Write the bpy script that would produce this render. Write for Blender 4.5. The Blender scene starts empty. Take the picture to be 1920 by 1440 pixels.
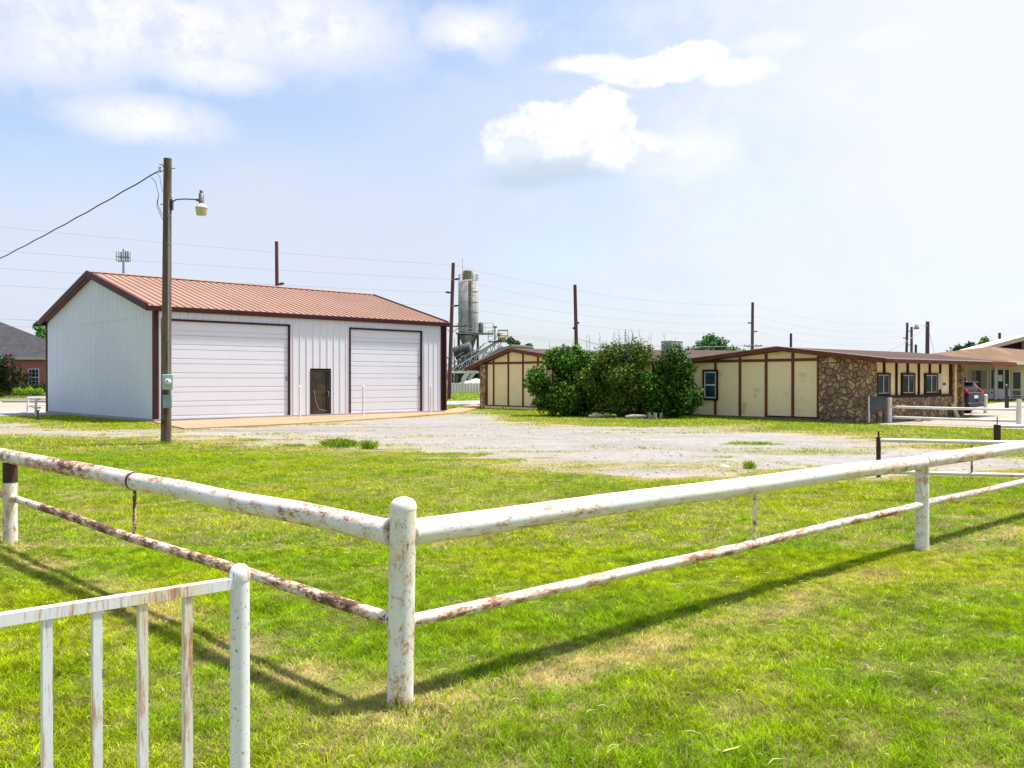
import bpy, math, random
import numpy as np
from mathutils import Vector, Matrix

random.seed(7); rng = np.random.default_rng(7)
scn = bpy.context.scene
C = scn.collection
F = 1670.0; HZ = 711.0; EYE = 1.62          # focal length and eye level measured on the 1920 px wide photograph
SUN_EL = 68.0; SUN_DIR = (0.95, 0.31)        # horizontal direction towards the sun

# ------------------------------------------------------------------ camera
cam = bpy.data.objects.new('camera', bpy.data.cameras.new('camera')); C.objects.link(cam)
cam.location = (0, 0, EYE)
cam.rotation_euler = (math.radians(90) - math.atan((720 - HZ) / F), 0, 0)
cam.data.sensor_width = 36; cam.data.lens = F / 1920 * 36
cam.data.clip_start = 0.05; cam.data.clip_end = 6000
scn.camera = cam

# ------------------------------------------------------------------ colour management
scn.view_settings.view_transform = 'Standard'; scn.view_settings.look = 'None'
scn.view_settings.gamma = 1; scn.view_settings.exposure = 0.95
try: scn.view_settings.use_curve_mapping = False
except Exception: pass

# ------------------------------------------------------------------ sun
sd = bpy.data.lights.new('sun', 'SUN'); so = bpy.data.objects.new('sun', sd); C.objects.link(so)
sd.energy = 4.2; sd.angle = math.radians(3.2); sd.color = (1.0, 0.95, 0.86)
_h = Vector((SUN_DIR[0], SUN_DIR[1], 0)).normalized()
SV = (_h * math.cos(math.radians(SUN_EL)) + Vector((0, 0, math.sin(math.radians(SUN_EL))))).normalized()
so.rotation_euler = SV.to_track_quat('Z', 'Y').to_euler()

# ------------------------------------------------------------------ node helper
class NT:
    def __init__(s, tree): s.t = tree
    def n(s, typ, **kw):
        nd = s.t.nodes.new(typ)
        for k, v in kw.items():
            if k == 'inp':
                for kk, vv in v.items():
                    if isinstance(vv, bpy.types.NodeSocket): s.t.links.new(vv, nd.inputs[kk])
                    else: nd.inputs[kk].default_value = vv
            else: setattr(nd, k, v)
        return nd
    def math(s, op, a, b=None, c=None, clamp=False):
        nd = s.t.nodes.new('ShaderNodeMath'); nd.operation = op; nd.use_clamp = clamp
        for i, v in enumerate((a, b, c)):
            if v is None: continue
            if isinstance(v, bpy.types.NodeSocket): s.t.links.new(v, nd.inputs[i])
            else: nd.inputs[i].default_value = v
        return nd.outputs[0]
    def ramp(s, v, lo, hi, a=0.0, b=1.0, smooth=True):
        nd = s.t.nodes.new('ShaderNodeMapRange')
        nd.interpolation_type = 'SMOOTHSTEP' if smooth else 'LINEAR'
        s.t.links.new(v, nd.inputs[0])
        for i, x in zip((1, 2, 3, 4), (lo, hi, a, b)): nd.inputs[i].default_value = x
        return nd.outputs[0]
    def mix(s, f, a, b, blend='MIX'):
        nd = s.t.nodes.new('ShaderNodeMix'); nd.data_type = 'RGBA'; nd.blend_type = blend
        for i, v in ((0, f), (6, a), (7, b)):
            if isinstance(v, bpy.types.NodeSocket): s.t.links.new(v, nd.inputs[i])
            elif i == 0: nd.inputs[0].default_value = v
            else: nd.inputs[i].default_value = (v[0], v[1], v[2], 1)
        return nd.outputs[2]
    def noise(s, vec, scale, detail=4, rough=.55, dist=0.0):
        nd = s.t.nodes.new('ShaderNodeTexNoise')
        if vec is not None: s.t.links.new(vec, nd.inputs['Vector'])
        nd.inputs['Scale'].default_value = scale; nd.inputs['Detail'].default_value = detail
        nd.inputs['Roughness'].default_value = rough; nd.inputs['Distortion'].default_value = dist
        return nd.outputs['Fac']
    def mapping(s, vec, scale=(1, 1, 1), loc=(0, 0, 0), rot=(0, 0, 0)):
        nd = s.t.nodes.new('ShaderNodeMapping'); s.t.links.new(vec, nd.inputs['Vector'])
        nd.inputs['Scale'].default_value = scale; nd.inputs['Location'].default_value = loc; nd.inputs['Rotation'].default_value = rot
        return nd.outputs[0]

# ------------------------------------------------------------------ sky
W = bpy.data.worlds.new("World"); scn.world = W; W.use_nodes = True
wt = W.node_tree; wt.nodes.clear(); w = NT(wt)
sky = w.n('ShaderNodeTexSky', sky_type='NISHITA', sun_disc=False)
sky.sun_elevation = math.radians(SUN_EL); sky.sun_rotation = math.atan2(SUN_DIR[0], SUN_DIR[1])
sky.altitude = 200; sky.air_density = 1.0; sky.dust_density = 2.0; sky.ozone_density = 1.5
tc = w.n('ShaderNodeTexCoord'); gen = tc.outputs['Generated']
sx = w.n('ShaderNodeSeparateXYZ', inp={0: gen})
az = w.math('ARCTAN2', sx.outputs[0], sx.outputs[1])
el = w.math('ARCSINE', sx.outputs[2])
def uv(px, py):
    u = math.atan((px - 960) / F); v = math.atan((HZ - py) / F * math.cos(u)); return u, v
nz1 = w.noise(gen, 9.0, 9, .60)
nz2 = w.noise(w.mapping(gen, (1, 1, 1.25), (3.1, 1.7, 5.2)), 26.0, 8, .66)
nz3 = w.noise(w.mapping(gen, (1, 1, 2.6), (7.1, 2.7, 1.2)), 2.6, 5, .55, .4)
wob = w.math('ADD', w.math('MULTIPLY', w.math('SUBTRACT', nz1, .5), 1.7), w.math('MULTIPLY', w.math('SUBTRACT', nz2, .5), 1.5))
def blob(px, py, rx, ry, hard=.35, amp=1.0, flat=False, wsum=wob):
    u, v = uv(px, py)
    du = w.math('MULTIPLY', w.math('SUBTRACT', az, u), F / rx)
    dv = w.math('MULTIPLY', w.math('SUBTRACT', el, v), F / ry)
    if flat:   # flatter underside
        dv = w.math('MAXIMUM', dv, w.math('MULTIPLY', dv, -1.7))
    d = w.math('SQRT', w.math('ADD', w.math('MULTIPLY', du, du), w.math('MULTIPLY', dv, dv)))
    d = w.math('ADD', d, w.math('MULTIPLY', wsum, amp))
    return w.ramp(d, 1.0 + hard, 1.0 - hard)
def vmax(l):
    r = l[0]
    for x in l[1:]: r = w.math('MAXIMUM', r, x)
    return r
cum = vmax([blob(1120, 225, 72, 60, .14, .9), blob(1050, 238, 78, 50, .16, .9), blob(972, 266, 64, 44, .2, .9), blob(1170, 285, 85, 38, .32, .8),
            blob(1060, 290, 120, 36, .3, .8), blob(1215, 292, 45, 26, .5, .8),
            blob(1230, 135, 120, 24, .22, .9), blob(1300, 112, 62, 30, .15, .9), blob(1375, 136, 60, 20, .4, .8), blob(1110, 122, 75, 15, .5, .8)])
soft = vmax([blob(300, 55, 260, 70, .5, 1.0), blob(60, 60, 200, 70, .6, 1.0), blob(560, 50, 190, 70, .65, 1.0), blob(270, 225, 110, 36, .6, 1.0),
             blob(880, 60, 90, 35, .65, 1.1), blob(1665, 72, 55, 16, .5, .9), blob(1300, 285, 80, 40, .7, .9),
             blob(400, 130, 110, 34, .6, 1.0), blob(1450, 80, 50, 14, .7, .9)])
right = blob(2000, 150, 640, 560, .75, .5)
shade = vmax([blob(1050, 322, 100, 24, .6, .8), blob(985, 340, 70, 16, .7, .8)])
hazef = w.ramp(el, -0.02, 0.46, 1.0, 0.18, smooth=False)
hazef = w.math('MAXIMUM', hazef, w.math('MULTIPLY', right, .9))
hazef = w.math('ADD', hazef, w.math('MULTIPLY', w.math('SUBTRACT', nz3, .5), 1.7), clamp=True)
SK = 0.115
skyc = w.n('ShaderNodeVectorMath', operation='SCALE', inp={0: sky.outputs[0], 'Scale': SK}).outputs[0]
col = w.mix(hazef, skyc, (.388, .410, .480))
col = w.mix(w.math('MULTIPLY', soft, w.ramp(nz1, .25, .62, .45, 1.0)), col, w.mix(w.ramp(nz2, .35, .6), (.45, .46, .525), (.545, .54, .56)))
col = w.mix(w.math('MULTIPLY', right, .8), col, (.50, .52, .55))
col = w.mix(cum, col, w.mix(w.ramp(w.math('ADD', nz2, w.ramp(el, .235, .31, -.10, .12, smooth=False)), .36, .56), (.44, .47, .525), (.575, .575, .57)))
col = w.mix(w.math('MULTIPLY', shade, .75), col, (.30, .37, .44))
below = w.ramp(el, -0.03, -0.005, 1, 0)
col = w.mix(below, col, (.12, .14, .08))
bg = w.n('ShaderNodeBackground', inp={0: col, 1: 1.0})
out = w.n('ShaderNodeOutputWorld', inp={0: bg.outputs[0]})
for nd in wt.nodes:
    if nd.type == 'BACKGROUND': wt.links.new(nd.outputs[0], out.inputs[0])

# ------------------------------------------------------------------ placing helpers
def G(px, py, z=0.0):
    d = F * (EYE - z) / (py - HZ); return Vector(((px - 960) / F * d, d, z))
def at(px, py, Y): return Vector(((px - 960) / F * Y, Y, EYE + (HZ - py) / F * Y))

# ------------------------------------------------------------------ mesh builder
class MB:
    def __init__(s): s.v = []; s.f = []; s.sm = []
    def add(s, vs, fs, smooth=False):
        o = len(s.v); s.v += [tuple(p) for p in vs]
        for f in fs: s.f.append(tuple(i + o for i in f)); s.sm.append(smooth)
        return s
    def box(s, a, b, M=None):
        (x0, y0, z0), (x1, y1, z1) = a, b
        x0, x1 = min(x0, x1), max(x0, x1); y0, y1 = min(y0, y1), max(y0, y1); z0, z1 = min(z0, z1), max(z0, z1)
        vs = [Vector(p) for p in ((x0, y0, z0), (x1, y0, z0), (x1, y1, z0), (x0, y1, z0), (x0, y0, z1), (x1, y0, z1), (x1, y1, z1), (x0, y1, z1))]
        if M is not None: vs = [M @ p for p in vs]
        return s.add(vs, [(0, 3, 2, 1), (4, 5, 6, 7), (0, 1, 5, 4), (1, 2, 6, 5), (2, 3, 7, 6), (3, 0, 4, 7)])
    def bbox(s, a, b, bv=0.01, M=None):
        """box with chamfered vertical and horizontal edges"""
        (x0, y0, z0), (x1, y1, z1) = a, b
        x0, x1 = min(x0, x1), max(x0, x1); y0, y1 = min(y0, y1), max(y0, y1); z0, z1 = min(z0, z1), max(z0, z1)
        c = bv
        vs = []
        for z, i in ((z0, c), (z0 + c, 0), (z1 - c, 0), (z1, c)):
            a0, a1, b0, b1 = x0 + i, x1 - i, y0 + i, y1 - i; k = c
            vs += [(a0 + k, b0, z), (a1 - k, b0, z), (a1, b0 + k, z), (a1, b1 - k, z), (a1 - k, b1, z), (a0 + k, b1, z), (a0, b1 - k, z), (a0, b0 + k, z)]
        vs = [Vector(p) for p in vs]
        if M is not None: vs = [M @ p for p in vs]
        fs = [tuple(reversed(range(8))), tuple(range(24, 32))]
        for r in range(3):
            for i in range(8):
                j = (i + 1) % 8; fs.append((r * 8 + i, r * 8 + j, r * 8 + 8 + j, r * 8 + 8 + i))
        return s.add(vs, fs)
    def tube(s, pts, r, n=12, caps=True, smooth=True, sq=False):
        pts = [Vector(p) for p in pts]; m = len(pts)
        rs = r if isinstance(r, (list, tuple)) else [r] * m
        t = (pts[1] - pts[0]).normalized()
        up = Vector((0, 0, 1)) if abs(t.z) < .9 else Vector((1, 0, 0))
        a = t.cross(up).normalized(); b = t.cross(a).normalized()
        vs = []
        for i in range(m):
            if i == 0: tt = t
            elif i == m - 1: tt = (pts[i] - pts[i - 1]).normalized()
            else: tt = ((pts[i + 1] - pts[i]).normalized() + (pts[i] - pts[i - 1]).normalized()).normalized()
            a = (a - tt * a.dot(tt)).normalized(); b = tt.cross(a).normalized()
            for k in range(n):
                an = 2 * math.pi * (k + (.5 if sq else 0)) / n
                vs.append(pts[i] + (a * math.cos(an) + b * math.sin(an)) * rs[i])
        fs = [(i * n + k, i * n + (k + 1) % n, (i + 1) * n + (k + 1) % n, (i + 1) * n + k) for i in range(m - 1) for k in range(n)]
        s.add(vs, fs, smooth and not sq)
        if caps:
            s.add(vs[:n], [tuple(reversed(range(n)))]); s.add(vs[-n:], [tuple(range(n))])
        return s
    def bar(s, p, q, wd): return s.tube([p, q], wd * .7071, 4, True, False, True)
    def lathe(s, prof, cx=0, cy=0, n=24, smooth=True, M=None):
        vs = []
        for r, z in prof:
            for k in range(n):
                an = 2 * math.pi * k / n; vs.append(Vector((cx + r * math.cos(an), cy + r * math.sin(an), z)))
        if M is not None: vs = [M @ p for p in vs]
        m = len(prof)
        fs = [(i * n + k, i * n + (k + 1) % n, (i + 1) * n + (k + 1) % n, (i + 1) * n + k) for i in range(m - 1) for k in range(n)]
        return s.add(vs, fs, smooth)
    def prism(s, poly, y0, y1, M=None):
        """poly in (x,z), extruded along y"""
        n = len(poly)
        vs = [Vector((x, y0, z)) for x, z in poly] + [Vector((x, y1, z)) for x, z in poly]
        if M is not None: vs = [M @ p for p in vs]
        fs = [tuple(range(n)), tuple(reversed(range(n, 2 * n)))] + [(i, i + n, (i + 1) % n + n, (i + 1) % n) for i in range(n)]
        return s.add(vs, fs)
    def build(s, name, mat, parent=None, recalc=True):
        me = bpy.data.meshes.new(name); me.from_pydata(s.v, [], s.f)
        me.polygons.foreach_set('use_smooth', s.sm)
        me.materials.append(mat)
        if recalc:
            import bmesh
            bm = bmesh.new(); bm.from_mesh(me); bmesh.ops.recalc_face_normals(bm, faces=bm.faces); bm.to_mesh(me); bm.free()
        me.update()
        o = bpy.data.objects.new(name, me); C.objects.link(o)
        if parent is not None: o.parent = parent
        return o

def tag(o, label=None, cat=None, group=None, kind=None):
    if label: o['label'] = label
    if cat: o['category'] = cat
    if group: o['group'] = group
    if kind: o['kind'] = kind
    return o
def thing(name, label, cat, loc=(0, 0, 0), rz=0.0, group=None):
    o = bpy.data.objects.new(name, None); C.objects.link(o); o.location = loc; o.rotation_euler = (0, 0, rz)
    o.empty_display_size = .2
    return tag(o, label, cat, group)
def copy_tree(o, parent=None):
    c = o.copy(); C.objects.link(c); c.parent = parent
    for ch in list(o.children):
        copy_tree(ch, c)
    return c
def raw_mesh(name, V, Fc, mat, colors=None, attr='col', smooth=False):
    """big numpy mesh: Fc is (n,3) or (n,4)"""
    me = bpy.data.meshes.new(name); n, k = Fc.shape
    me.vertices.add(len(V)); me.vertices.foreach_set('co', V.astype(np.float32).ravel())
    me.loops.add(n * k); me.loops.foreach_set('vertex_index', Fc.astype(np.int32).ravel())
    me.polygons.add(n); me.polygons.foreach_set('loop_start', np.arange(0, n * k, k, dtype=np.int32))
    try: me.polygons.foreach_set('loop_total', np.full(n, k, dtype=np.int32))
    except Exception: pass
    if smooth: me.polygons.foreach_set('use_smooth', np.ones(n, dtype=bool))
    if colors is not None:
        a = me.color_attributes.new(attr, 'FLOAT_COLOR', 'POINT')
        cc = np.ones((len(V), 4), np.float32); cc[:, :3] = colors
        a.data.foreach_set('color', cc.ravel())
    me.materials.append(mat); me.update(calc_edges=True)
    o = bpy.data.objects.new(name, me); C.objects.link(o); return o

# ------------------------------------------------------------------ materials
def mat(name, c1, c2=None, scale=4.0, rough=.7, metal=0.0, bump=0.0, bscale=None, lo=.35, hi=.65, detail=5, stretch=(1, 1, 1), spec=.5, tint=None, coat=0.0, finev=.15):
    m = bpy.data.materials.new(name); m.use_nodes = True; t = m.node_tree; t.nodes.clear(); k = NT(t)
    co = k.n('ShaderNodeTexCoord').outputs['Object']; vec = k.mapping(co, stretch)
    b = k.n('ShaderNodeBsdfPrincipled'); o = k.n('ShaderNodeOutputMaterial', inp={0: b.outputs[0]})
    if c2 is None: c2 = tuple(x * .82 for x in c1)
    f = k.ramp(k.noise(vec, scale, detail), lo, hi)
    c = k.mix(f, c1, c2)
    fine = k.noise(vec, scale * 9, 3)
    c = k.mix(k.ramp(fine, .3, .7, 0, finev), c, tuple(x * .6 for x in c1))
    if tint:
        tcx, tsc, tlo, thi, tstr = tint
        c = k.mix(k.ramp(k.noise(k.mapping(co, tstr, (3, 9, 1)), tsc, 6, .65), tlo, thi), c, tcx)
    t.links.new(c, b.inputs['Base Color'])
    b.inputs['Roughness'].default_value = rough; b.inputs['Metallic'].default_value = metal
    b.inputs['Specular IOR Level'].default_value = spec
    if coat: b.inputs['Coat Weight'].default_value = coat; b.inputs['Coat Roughness'].default_value = .05
    if bump:
        bn = k.n('ShaderNodeBump', inp={'Height': k.noise(vec, bscale or scale * 6, 5), 'Strength': bump, 'Distance': .02})
        t.links.new(bn.outputs[0], b.inputs['Normal'])
    return m

def rust_mat(name, amount=.5, patch=3.0, dark=(.055, .028, .02), paint=(.80, .79, .75), yel=.5, spots=.5, stretch=(1, 1, 1), orange=0.0, rz=0.0):
    m = bpy.data.materials.new(name); m.use_nodes = True; t = m.node_tree; t.nodes.clear(); k = NT(t)
    co = k.mapping(k.mapping(k.n('ShaderNodeTexCoord').outputs['Object'], rot=(0, 0, -rz)), stretch)
    b = k.n('ShaderNodeBsdfPrincipled'); k.n('ShaderNodeOutputMaterial', inp={0: b.outputs[0]})
    big = k.noise(co, patch, 3, .5); mid = k.noise(k.mapping(co, (1, 1, 1), (4, 2, 8)), 17, 6, .72); fine = k.noise(co, 95, 5, .75)
    sp = k.noise(k.mapping(co, (1, 1, .8), (2, 2, 2)), 75, 3, .6); sp2 = k.noise(co, 34, 4, .7)
    c = k.mix(k.ramp(k.noise(co, 5, 5, .6), .40, .66, 0, yel), paint, (.74, .60, .36))
    c = k.mix(k.ramp(k.noise(co, 24, 6, .7), .5, .75, 0, .5), c, (.56, .53, .46))
    gate = k.math('ADD', k.math('MULTIPLY', big, .55), k.math('ADD', k.math('MULTIPLY', mid, .95), k.math('MULTIPLY', fine, .55)))
    th = 1.42 - .36 * amount
    halo = k.ramp(gate, th - .16, th)
    c = k.mix(k.math('MULTIPLY', halo, .8), c, (.50, .235, .085))
    core = k.ramp(gate, th - .005, th + .03)
    c = k.mix(k.math('MULTIPLY', core, 1.0 - .8 * orange), c, k.mix(k.ramp(fine, .35, .65), dark, (.17, .08, .05)))
    spm = k.ramp(sp, .69 - .05 * spots, .72 - .05 * spots)
    c = k.mix(k.math('MULTIPLY', spm, .85), c, (.12, .085, .06))
    c = k.mix(k.ramp(sp2, .66, .74, 0, .6), c, (.38, .21, .10))
    t.links.new(c, b.inputs['Base Color'])
    r = k.math('ADD', k.math('MULTIPLY', halo, .3), .42); t.links.new(r, b.inputs['Roughness'])
    hgt = k.math('SUBTRACT', k.math('MULTIPLY', fine, .35), k.math('MULTIPLY', core, .8))
    bn = k.n('ShaderNodeBump', inp={'Height': hgt, 'Strength': .45, 'Distance': .003}); t.links.new(bn.outputs[0], b.inputs['Normal'])
    return m

def stone_mat(name, scale=3.2, squash=(1, 1, 1)):
    m = bpy.data.materials.new(name); m.use_nodes = True; t = m.node_tree; t.nodes.clear(); k = NT(t)
    co = k.n('ShaderNodeTexCoord').outputs['Object']
    wv = k.n('ShaderNodeTexNoise', inp={'Vector': co, 'Scale': 2.5, 'Detail': 3.0})
    off = k.n('ShaderNodeVectorMath', operation='SCALE', inp={0: wv.outputs['Color'], 'Scale': .55}).outputs[0]
    vec = k.mapping(k.n('ShaderNodeVectorMath', operation='ADD', inp={0: co, 1: off}).outputs[0], squash)
    v1 = k.n('ShaderNodeTexVoronoi', feature='F1', inp={'Vector': vec, 'Scale': scale})
    v2 = k.n('ShaderNodeTexVoronoi', feature='DISTANCE_TO_EDGE', inp={'Vector': vec, 'Scale': scale})
    sp = k.n('ShaderNodeSeparateXYZ', inp={0: v1.outputs['Color']})
    c = k.mix(k.ramp(sp.outputs[0], .2, .8, smooth=False), (.36, .22, .11), (.66, .46, .24))
    c = k.mix(k.ramp(sp.outputs[1], .55, .9), c, (.27, .17, .11))
    c = k.mix(k.ramp(k.noise(co, 9, 6, .65), .35, .7, 0, .6), c, (.24, .15, .08))
    e = k.ramp(v2.outputs['Distance'], .008, .05)
    c = k.mix(e, (.15, .095, .06), c)
    b = k.n('ShaderNodeBsdfPrincipled', inp={'Base Color': c, 'Roughness': .85}); k.n('ShaderNodeOutputMaterial', inp={0: b.outputs[0]})
    h = k.math('ADD', k.ramp(v2.outputs['Distance'], 0, .16), k.math('ADD', k.math('MULTIPLY', sp.outputs[2], .5), k.math('MULTIPLY', k.noise(co, 14, 5), .35)))
    bn = k.n('ShaderNodeBump', inp={'Height': h, 'Strength': 1.0, 'Distance': .09}); t.links.new(bn.outputs[0], b.inputs['Normal'])
    return m

def leaf_mat(name, trl):
    m = bpy.data.materials.new(name); m.use_nodes = True; t = m.node_tree; t.nodes.clear(); k = NT(t)
    a = k.n('ShaderNodeAttribute', attribute_name='col')
    d = k.n('ShaderNodeBsdfPrincipled', inp={'Base Color': a.outputs['Color'], 'Roughness': .7})
    d.inputs['Specular IOR Level'].default_value = .12
    tr = k.n('ShaderNodeBsdfTranslucent', inp={0: k.mix(1.0, a.outputs['Color'], (1.0, 1.0, .5), 'MULTIPLY')})
    mx = k.n('ShaderNodeMixShader', inp={0: trl, 1: d.outputs[0], 2: tr.outputs[0]})
    k.n('ShaderNodeOutputMaterial', inp={0: mx.outputs[0]}); return m

def glass_mat(name, c=(.02, .03, .035), rough=.04):
    m = bpy.data.materials.new(name); m.use_nodes = True; t = m.node_tree; t.nodes.clear(); k = NT(t)
    co = k.n('ShaderNodeTexCoord').outputs['Object']
    cc = k.mix(k.ramp(k.noise(co, 1.6, 3), .4, .6), c, tuple(x * 1.9 for x in c))
    b = k.n('ShaderNodeBsdfPrincipled', inp={'Base Color': cc, 'Roughness': rough}); b.inputs['Specular IOR Level'].default_value = .08
    bn = k.n('ShaderNodeBump', inp={'Height': k.noise(co, 1.3, 2), 'Strength': .15, 'Distance': .02}); t.links.new(bn.outputs[0], b.inputs['Normal'])
    k.n('ShaderNodeOutputMaterial', inp={0: b.outputs[0]}); return m

M = {}
_al, _ar = math.radians(135), math.radians(42.1)
M['rail_light'] = rust_mat('painted_pipe_light_rust', .74, 1.7, yel=.55, orange=.7, rz=_ar, stretch=(.38, 1, 1))
M['rail_low'] = rust_mat('painted_thin_pipe', .86, 1.7, yel=.5, orange=.35, rz=_ar, stretch=(.38, 1, 1))
M['rail_mid'] = rust_mat('painted_pipe_rusty', .90, 1.9, yel=.5, orange=.1, rz=_al, stretch=(.38, 1, 1))
M['rail_heavy'] = rust_mat('painted_pipe_peeling', 1.12, 2.4, yel=.45, spots=1.2, rz=_al, stretch=(.4, 1, 1))
M['post'] = rust_mat('painted_post', .70, 2.2, yel=.6, spots=.9, stretch=(1, 1, .6), orange=.3)
M['gate_white'] = rust_mat('painted_tube', .74, 4, paint=(.78, .79, .83), yel=.75, spots=.3, stretch=(1.3, 1.3, .16), orange=.9)
M['rust'] = mat('rusty_steel', (.085, .035, .022), (.05, .022, .018), 12, .85, bump=.4)
M['white_pipe'] = mat('white_pipe_paint', (.78, .78, .74), (.70, .67, .60), 3, .5, tint=((.35, .24, .14), 9, .62, .72, (1, 1, 1)))
M['shop_wall'] = mat('white_wall_panel', (.66, .69, .74), (.63, .66, .71), .7, .5, spec=.3, tint=((.60, .63, .65), .8, .55, .9, (1, 1, .3)), finev=.04)
M['shop_gable'] = mat('pale_wall_panel', (.64, .71, .74), (.60, .67, .72), .3, .6, spec=.2, finev=.04)
M['shop_roof'] = mat('copper_roof_panel', (.355, .205, .145), (.325, .185, .13), .5, .5, spec=.3)
M['brown_trim'] = mat('brown_trim_paint', (.055, .016, .016), (.045, .013, .013), 2, .5, spec=.15)
M['garage'] = mat('garage_door_paint', (.665, .695, .755), (.65, .68, .74), 1.2, .5, spec=.3, tint=((.60, .60, .63), 2.5, .60, .9, (.5, 1, 4)), finev=.04)
M['black'] = mat('black_paint', (.012, .012, .013), (.02, .02, .02), 5, .4)
M['kraft'] = mat('brown_board_behind_glass', (.085, .055, .025), (.035, .024, .012), 2.2, .5)
M['cream'] = mat('cream_stucco', (.93, .77, .44), (.90, .74, .42), 1.0, .9, spec=.15, bump=.12, bscale=40, tint=((.62, .50, .22), 1.5, .54, .72, (1, 1, 1)))
M['cream_clean'] = mat('cream_panel', (.93, .77, .44), (.88, .72, .40), 1.5, .9, spec=.15, tint=((.6, .5, .24), 2, .55, .85, (1, 1, 1)))
M['brown_wood'] = mat('brown_painted_timber', (.19, .06, .03), (.13, .042, .024), 5, .75, spec=.15, tint=((.26, .13, .075), 14, .6, .75, (1, 1, .4)))
M['dark_wood'] = mat('dark_painted_timber', (.05, .020, .013), (.032, .014, .010), 5, .75, spec=.15)
M['stone'] = stone_mat('fieldstone', 3.8, (1, 1, 1.15))
M['stone_small'] = stone_mat('fieldstone_small', 3.6, (1, 1, .75))
M['shingle'] = mat('grey_brown_shingles', (.105, .07, .055), (.075, .05, .042), 6, .9, bump=.3, stretch=(1, 1, 1), tint=((.14, .10, .08), 1.2, .5, .8, (1, 1, 1)), spec=.1)
M['drip'] = mat('pale_drip_edge', (.45, .44, .42), (.36, .34, .32), 6, .5)
M['glass'] = glass_mat('window_glass'); M['glass_green'] = glass_mat('window_glass_green', (.018, .045, .04))
M['white_frame'] = mat('white_window_frame', (.76, .77, .78), (.70, .70, .70), 6, .4)
M['wood_pole'] = mat('weathered_pole_timber', (.19, .125, .075), (.095, .062, .04), 3.5, .85, bump=.6, bscale=20, stretch=(5, 5, .35), lo=.4, hi=.6)
M['pole_red'] = mat('reddish_pole_timber', (.16, .055, .045), (.085, .035, .03), 2.5, .85, stretch=(3, 3, .3))
M['pole_far'] = mat('far_pole_timber', (.14, .085, .07), (.09, .06, .05), 2.5, .85, stretch=(3, 3, .3))
M['conduit'] = mat('grey_conduit', (.36, .37, .38), (.28, .29, .30), 8, .35, .7)
M['box_grey'] = mat('grey_electrical_box', (.44, .52, .50), (.38, .46, .45), 6, .45)
M['box_teal'] = mat('teal_grey_box', (.25, .38, .38), (.22, .33, .34), 6, .45)
M['meter'] = mat('pale_meter_cover', (.66, .72, .70), (.60, .66, .65), 8, .15)
M['dark_metal'] = mat('dark_metal', (.06, .065, .07), (.04, .045, .05), 8, .5, .4)
M['lamp_house'] = mat('lamp_housing_grey', (.17, .16, .18), (.12, .115, .13), 12, .5, .4)
M['lamp_lens'] = mat('yellowed_lamp_refractor', (.60, .56, .34), (.52, .48, .28), 8, .25, stretch=(1, 1, 1))
M['lamp_cap'] = mat('pale_lamp_reflector', (.74, .71, .62), (.66, .62, .52), 8, .3)
M['wire'] = mat('black_cable', (.02, .022, .024), (.03, .03, .032), 5, .6)
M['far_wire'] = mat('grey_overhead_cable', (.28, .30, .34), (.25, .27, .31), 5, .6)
M['concrete'] = mat('concrete', (.40, .37, .33), (.34, .315, .28), 1.2, .9, bump=.2, bscale=30)
M['concrete_white'] = mat('pale_concrete_panels', (.66, .61, .56), (.58, .54, .49), .35, .9, tint=((.46, .43, .38), .8, .5, .8, (1, 1, .15)))
M['silo'] = mat('weathered_silo_steel', (.42, .385, .36), (.29, .275, .27), .22, .8, spec=.2, stretch=(1, 1, .35), lo=.42, hi=.58, tint=((.20, .20, .21), .55, .52, .66, (1, 1, .4)))
M['silo_clean'] = mat('silo_green_grey_panel', (.20, .19, .185), (.16, .15, .15), 1, .6)
M['silo_box'] = mat('dusty_yellow_steel', (.30, .27, .17), (.22, .20, .13), .8, .8)
M['plant_steel'] = mat('galvanised_plant_steel', (.62, .59, .58), (.46, .44, .43), 1, .6)
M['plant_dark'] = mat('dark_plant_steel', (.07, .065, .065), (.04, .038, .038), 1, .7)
M['plant_blue'] = mat('blue_grey_steel', (.10, .13, .20), (.08, .10, .15), 1, .6)
M['bin_grey'] = mat('grey_bin_steel', (.25, .245, .245), (.20, .195, .195), .5, .7)
M['yellow_mach'] = mat('yellow_machine_paint', (.55, .46, .22), (.45, .38, .2), 1, .6)
M['aggregate'] = mat('grey_aggregate', (.40, .40, .39), (.32, .32, .31), 1, .95)
M['brick'] = mat('red_brick', (.33, .095, .05), (.24, .07, .04), 2, .9)
M['slate'] = mat('dark_grey_shingles', (.055, .055, .062), (.035, .035, .042), 1.6, .9, bump=.2, stretch=(1, 1, 2))
M['hip_brown'] = mat('tan_brown_shingles', (.20, .125, .08), (.17, .105, .068), .7, .9, spec=.1, tint=((.24, .17, .11), .5, .5, .75, (1, 1, 1)))
M['beige'] = mat('beige_fascia', (.62, .55, .42), (.56, .49, .38), 1, .7)
M['office_wall'] = mat('office_cream_wall', (.70, .57, .37), (.62, .50, .32), .6, .8)
M['office_base'] = mat('office_white_base', (.70, .65, .60), (.58, .54, .50), .8, .8)
M['ac'] = mat('white_cooler_casing', (.66, .67, .62), (.58, .59, .54), 3, .5)
M['car'] = mat('dark_blue_car_paint', (.010, .018, .028), (.009, .016, .026), 1, .3, .0, spec=.2, coat=.08)
M['tyre'] = mat('tyre_rubber', (.012, .012, .012), (.018, .018, .018), 9, .8)
M['tail'] = mat('red_tail_lamp', (.55, .012, .02), (.45, .01, .02), 3, .15)
M['plate'] = mat('white_number_plate', (.72, .74, .78), (.66, .68, .72), 5, .4)
M['trim_black'] = mat('black_plastic_trim', (.018, .019, .02), (.024, .025, .026), 6, .55)
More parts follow.
